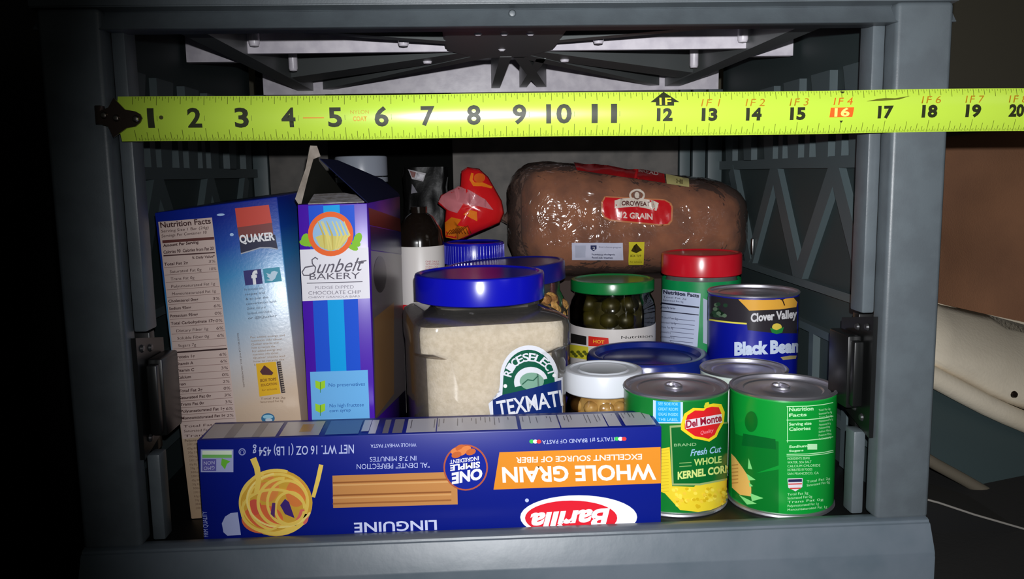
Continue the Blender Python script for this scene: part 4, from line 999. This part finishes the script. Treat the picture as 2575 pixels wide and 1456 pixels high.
# ---- wide blue-lidded jar
c = at_can(1628, 885, 26.7); r = 1.88
pj = thing('wide_blue_lid_jar', 'squat jar with a wide recessed dark blue lid between the mushroom jar and green cans', 'jar', (c.x, c.y, ZF))
bm = NB(); lathe(bm, c.x, c.y, [(0, ZF), (r-0.12, ZF), (r-0.08, ZF+0.1), (r-0.08, c.z-0.7), (r-0.2, c.z-0.5), (r-0.2, c.z-0.2), (0, c.z-0.2)], 56); b = bvh(bm); obj('jar_body', bm, mat('blue_jar_label', (36, 90, 190), 0.35), pj)
bm = NB(); lathe(bm, c.x, c.y, [(r-0.06, c.z-0.6), (r, c.z-0.55), (r, c.z-0.1), (r-0.05, c.z-0.02), (r-0.16, c.z), (r-0.24, c.z-0.03), (r-0.3, c.z-0.18), (r-0.5, c.z-0.2), (r-0.55, c.z-0.17), (0, c.z-0.17)], 72); obj('lid', bm, mat('dark_blue_lid', (18, 36, 118), 0.24), pj)

# ---- olive / pickle jar with green lid
c = at_can(1540, 706, 30.0); r = 1.5
ol = thing('olive_jar', 'glass jar of dark green olives with a green lid under the bread', 'jar', (c.x, c.y, ZF))
zt = c.z+0.1
bm = NB(); lathe(bm, c.x, c.y, [(0, ZF), (r-0.05, ZF), (r, ZF+0.1), (r, zt-1.0), (r-0.06, zt-0.75), (r-0.16, zt-0.55), (r-0.16, zt-0.1), (0, zt-0.1)], 56); b = bvh(bm); obj('jar_body', bm, clear('jar_glass', ()), ol)
bm = NB(); lathe(bm, c.x, c.y, [(0, ZF+0.1), (r-0.3, ZF+0.1), (r-0.3, zt-0.7), (0, zt-0.65)], 40)
for zz in [zt-0.85-0.5*i for i in range(5)]:
    for k in range(10):
        a_ = 2*pi*(k+random.uniform(-.3, .3))/10; mm = Matrix.Translation((c.x+(r-0.42)*cos(a_), c.y+(r-0.42)*sin(a_), zz+random.uniform(-.05, .05))) @ Matrix.Diagonal((0.36, 0.33, 0.32, 1))
        bmesh.ops.create_icosphere(bm, subdivisions=2, radius=1, matrix=mm)
o = obj('olives', bm, mat('olive_flesh', (66, 62, 20), 0.4, var=(50, (28, 27, 12))), ol, sharp=80); o['kind'] = 'stuff'
bm = NB(); zl = AY(1540, 829, c.y-r).z; lathe(bm, c.x, c.y, [(r+0.005, ZF+0.4), (r+0.015, ZF+0.42), (r+0.015, zl-0.01), (r+0.005, zl)], 56); b = bvh(bm); lo = obj('label', bm, mat('white_label', ()), ol)
lid(c.x, c.y, 1.46, zt-0.42, zt, mat('green_lid', (14, 120, 56), 0.25), ol)
p = Print(b, (1540, 865), step=8)
p.poly([(1436, 838), (1475, 846), (1475, 868), (1436, 862)], (30, 28, 26)); p.poly([(1480, 845), (1530, 850), (1532, 872), (1480, 870)], (206, 40, 30)); p.text('HOT', (1492, 862), (1520, 864), 8, (236, 160, 50), 0.04); p.poly([(1434, 866), (1480, 872), (1480, 905), (1434, 898)], (206, 196, 50)); p.text('Nutrition', (1562, 852), (1640, 848), 7, BLK)
for k in range(8): p.ell(1440+5*k, 885+(k % 3)*5, 5, 4, (90, 96, 30), 8)
p.build('label_print', lo)

# ---- red-capped jar
c = at_can(1764, 642, 29.9); r = 1.37
rc = thing('red_lid_jar', 'plastic jar with a tall red lid and green nutrition label beside the bean can', 'jar', (c.x, c.y, ZF))
zt = c.z+0.12; zr = AY(1760, 700, c.y-r).z
bm = NB(); lathe(bm, c.x, c.y, [(0, ZF), (r-0.08, ZF), (r-0.03, ZF+0.1), (r-0.03, zr-0.45), (r-0.1, zr-0.25), (r-0.16, zr-0.1), (r-0.16, zt-0.1), (0, zt-0.1)], 56); obj('jar_body', bm, mat('smoky_plastic', (96, 96, 92), 0.15, spec=0.6), rc)
lid(c.x, c.y, 1.39, zr, zt, mat('red_lid', (204, 24, 40), 0.25), rc)
bm = NB(); za = AY(1700, 712, c.y-r).z; M = Matrix.Translation((c.x, c.y, za)) @ Matrix.Rotation(radians(2.5), 4, 'Y') @ Matrix.Translation((-c.x, -c.y, -za))
lathe(bm, c.x, c.y, [(r-0.0, ZF+0.4), (r+0.0, za)], 56); bmesh.ops.recalc_face_normals(bm, faces=bm.faces)
b = bvh(bm); lo = obj('label', bm, mat('green_wrap_label', (10, 140, 76), 0.35), rc)
p = Print(b, (1730, 790), step=7); LBL = (186, 196, 222)
p.poly([(1667, 727), (1762, 738), (1754, 872), (1655, 860)], LBL); p.poly([(1768, 750), (1782, 756), (1784, 868), (1768, 862)], (170, 180, 200))
p.text('Nutrition Facts', (1669, 738), (1758, 748), 9, (30, 30, 60), 0.04)
p.rows(1669, 748, 1730, 8, 2, 0.1, (50, 50, 80), 4, (0.7, 1)); p.line([(1664, 762), (1758, 773)], 4, (24, 26, 50)); p.text('Amount Per Serving', (1664, 774), (1700, 778), 5, (50, 50, 80), 0.02)
p.line([(1663, 782), (1757, 792)], 2.5, (24, 26, 50)); p.rows(1664, 800, 1740, 12, 6, 0.1, (50, 50, 80), 5, (0.3, 0.6), None, -1)
for k in range(6): p.line([(1690-k, 801+11*k), (1748-k, 807+11*k)], 1.3, (90, 94, 120))
p.build('label_print', lo)

# ================================================================== BEHIND THE CABINET, RIGHT
def sheet(name, P, NXs, NYs, m, label, cat, wob, seed=1, th=0.12, fold=1.0):
    """P: four corners (bottom-left, bottom-right, top-right, top-left)"""
    rnd = random.Random(seed); bm = NB(); g = []; n = (P[1]-P[0]).cross(P[3]-P[0]).normalized()
    ph = [rnd.uniform(0, 6) for _ in range(6)]
    for lay in (0, 1):
        gg = []
        for j in range(NYs+1):
            row = []
            for i in range(NXs+1):
                u, v = i/NXs, j/NYs
                q = P[0]*(1-u)*(1-v)+P[1]*u*(1-v)+P[2]*u*v+P[3]*(1-u)*v
                d = wob*(sin(fold*(6*u+3*v)+ph[0])+0.6*sin(fold*(11*u-5*v)+ph[1])+0.4*sin(fold*(3*u+13*v)+ph[2]))
                row.append(bm.verts.new(q+n*(d-lay*th)))
            gg.append(row)
        g.append(gg)
    for lay in (0, 1):
        for j in range(NYs):
            for i in range(NXs): bm.faces.new((g[lay][j][i], g[lay][j][i+1], g[lay][j+1][i+1], g[lay][j+1][i]))
    for i in range(NXs):
        bm.faces.new((g[0][0][i], g[1][0][i], g[1][0][i+1], g[0][0][i+1])); bm.faces.new((g[0][NYs][i], g[0][NYs][i+1], g[1][NYs][i+1], g[1][NYs][i]))
    for j in range(NYs):
        bm.faces.new((g[0][j][0], g[0][j+1][0], g[1][j+1][0], g[1][j][0])); bm.faces.new((g[0][j][NXs], g[1][j][NXs], g[1][j+1][NXs], g[0][j+1][NXs]))
    bmesh.ops.recalc_face_normals(bm, faces=bm.faces)
    o = obj(name, bm, m, None, (P[0]+P[1])/2, sharp=180); tag(o, label, cat); return o
YF = 19.0
sheet('brown_blanket', [AY(2290, 860, YF), AY(2900, 960, YF), AY(2900, 290, YF+2), AY(2290, 350, YF+2)], 40, 40, mat('brown_cloth', (158, 112, 82), 0.95, bump=(500, 0.5, 0.001), var=(8, (136, 96, 72))), 'brown cloth hanging behind the right side of the cabinet', 'blanket', 0.4, 3)
# cream cushion with a piped lower edge
YC = 13.0
cu_top = [(2300, 742), (2365, 764), (2420, 778), (2480, 790), (2520, 812), (2575, 824), (2700, 850), (2900, 880)]
cu_bot = [(2300, 900), (2365, 932), (2420, 960), (2480, 990), (2530, 1012), (2575, 1030), (2700, 1080), (2900, 1160)]
cushion = thing('cream_cushion', 'cream cloth cushion lying below the brown cloth at the right', 'cushion', AY(2575, 1030, YC))
bm = NB(); g = []
for i in range(len(cu_top)):
    A_ = AY(*cu_top[i], YC+2.5); B_ = AY(*cu_bot[i], YC)
    row = []
    for k in range(25):
        t = k/12.0
        if t <= 1: q = A_+(B_-A_)*t+Vector((0, -1.1*sin(pi*t)**0.7+0.12*sin(i*1.7+k*0.9), 0.0))
        else: q = B_+(A_-B_)*(t-1)+Vector((0, 1.6*sin(pi*(t-1)), 0))
        row.append(bm.verts.new(q))
    g.append(row)
for a_, b_ in zip(g, g[1:]):
    for k in range(24): bm.faces.new((a_[k], b_[k], b_[k+1], a_[k+1]))
bmesh.ops.remove_doubles(bm, verts=bm.verts, dist=0.001); bmesh.ops.holes_fill(bm, edges=bm.edges); bmesh.ops.recalc_face_normals(bm, faces=bm.faces)
CREAM = mat('cream_cloth', (232, 220, 198), 0.9, bump=(300, 0.3, 0.001), var=(10, (220, 207, 184)))
obj('cover', bm, CREAM, cushion, sharp=180)
bm = NB(); tube(bm, [AY(x, y+22+12*math.sqrt(abs(x-2300)/600), YC-0.15) for x, y in cu_bot], 0.42, 14); obj('piping', bm, CREAM, cushion)
bm = NB(); q = AY(2552, 992, YC-1.3); lathe(bm, 0, 0, [(0, 0.05), (0.1, 0.04), (0.13, -0.05)], 12); bmesh.ops.transform(bm, matrix=Matrix.Translation(q) @ Matrix.Rotation(radians(90), 4, 'X'), verts=bm.verts); obj('button', bm, DKMET, cushion)
# dark storage tub underneath with a paler rim
YD_ = 11.0
bm = NB(); prism(bm, [AY(2290, 940, YD_+3), AY(2900, 1150, YD_+3), AY(2900, 1420, YD_), AY(2575, 1287, YD_), AY(2350, 1170, YD_), AY(2290, 1140, YD_)], (0, 2.0, 0))
tub = thing('dark_tub', 'dark green-grey plastic tub below the cream cushion', 'tub', AY(2500, 1290, YD_))
obj('tub_body', bm, mat('dark_teal_plastic', (66, 82, 84), 0.6, bump=(300, 0.2, 0.0005)), tub)
bm = NB(); tube(bm, [AY(x, y, YD_-0.3) for x, y in ((2290, 1128), (2350, 1166), (2420, 1204), (2500, 1250), (2575, 1290), (2700, 1350), (2900, 1440))], 0.22, 12); obj('rim', bm, mat('tub_rim', (110, 102, 88), 0.6), tub)
YE = 7.0
bm = NB(); prism(bm, [AY(2280, 1248, YE), AY(2360, 1268, YE), AY(2575, 1334, YE), AY(2900, 1430, YE), AY(2900, 1700, YE), AY(2280, 1700, YE)], (0, 3.0, 0))
bx = thing('black_case', 'black case with a thin pale edge at the lower right corner', 'case', AY(2500, 1560, YE))
obj('case_body', bm, mat('matt_black', (8, 8, 9), 0.8), bx)
bm = NB(); tube(bm, [AY(x, y, YE-0.08) for x, y in ((2280, 1243), (2360, 1264), (2450, 1294), (2575, 1330), (2900, 1426))], 0.035, 8); obj('edge_trim', bm, mat('pale_trim', (150, 146, 140), 0.5), bx)
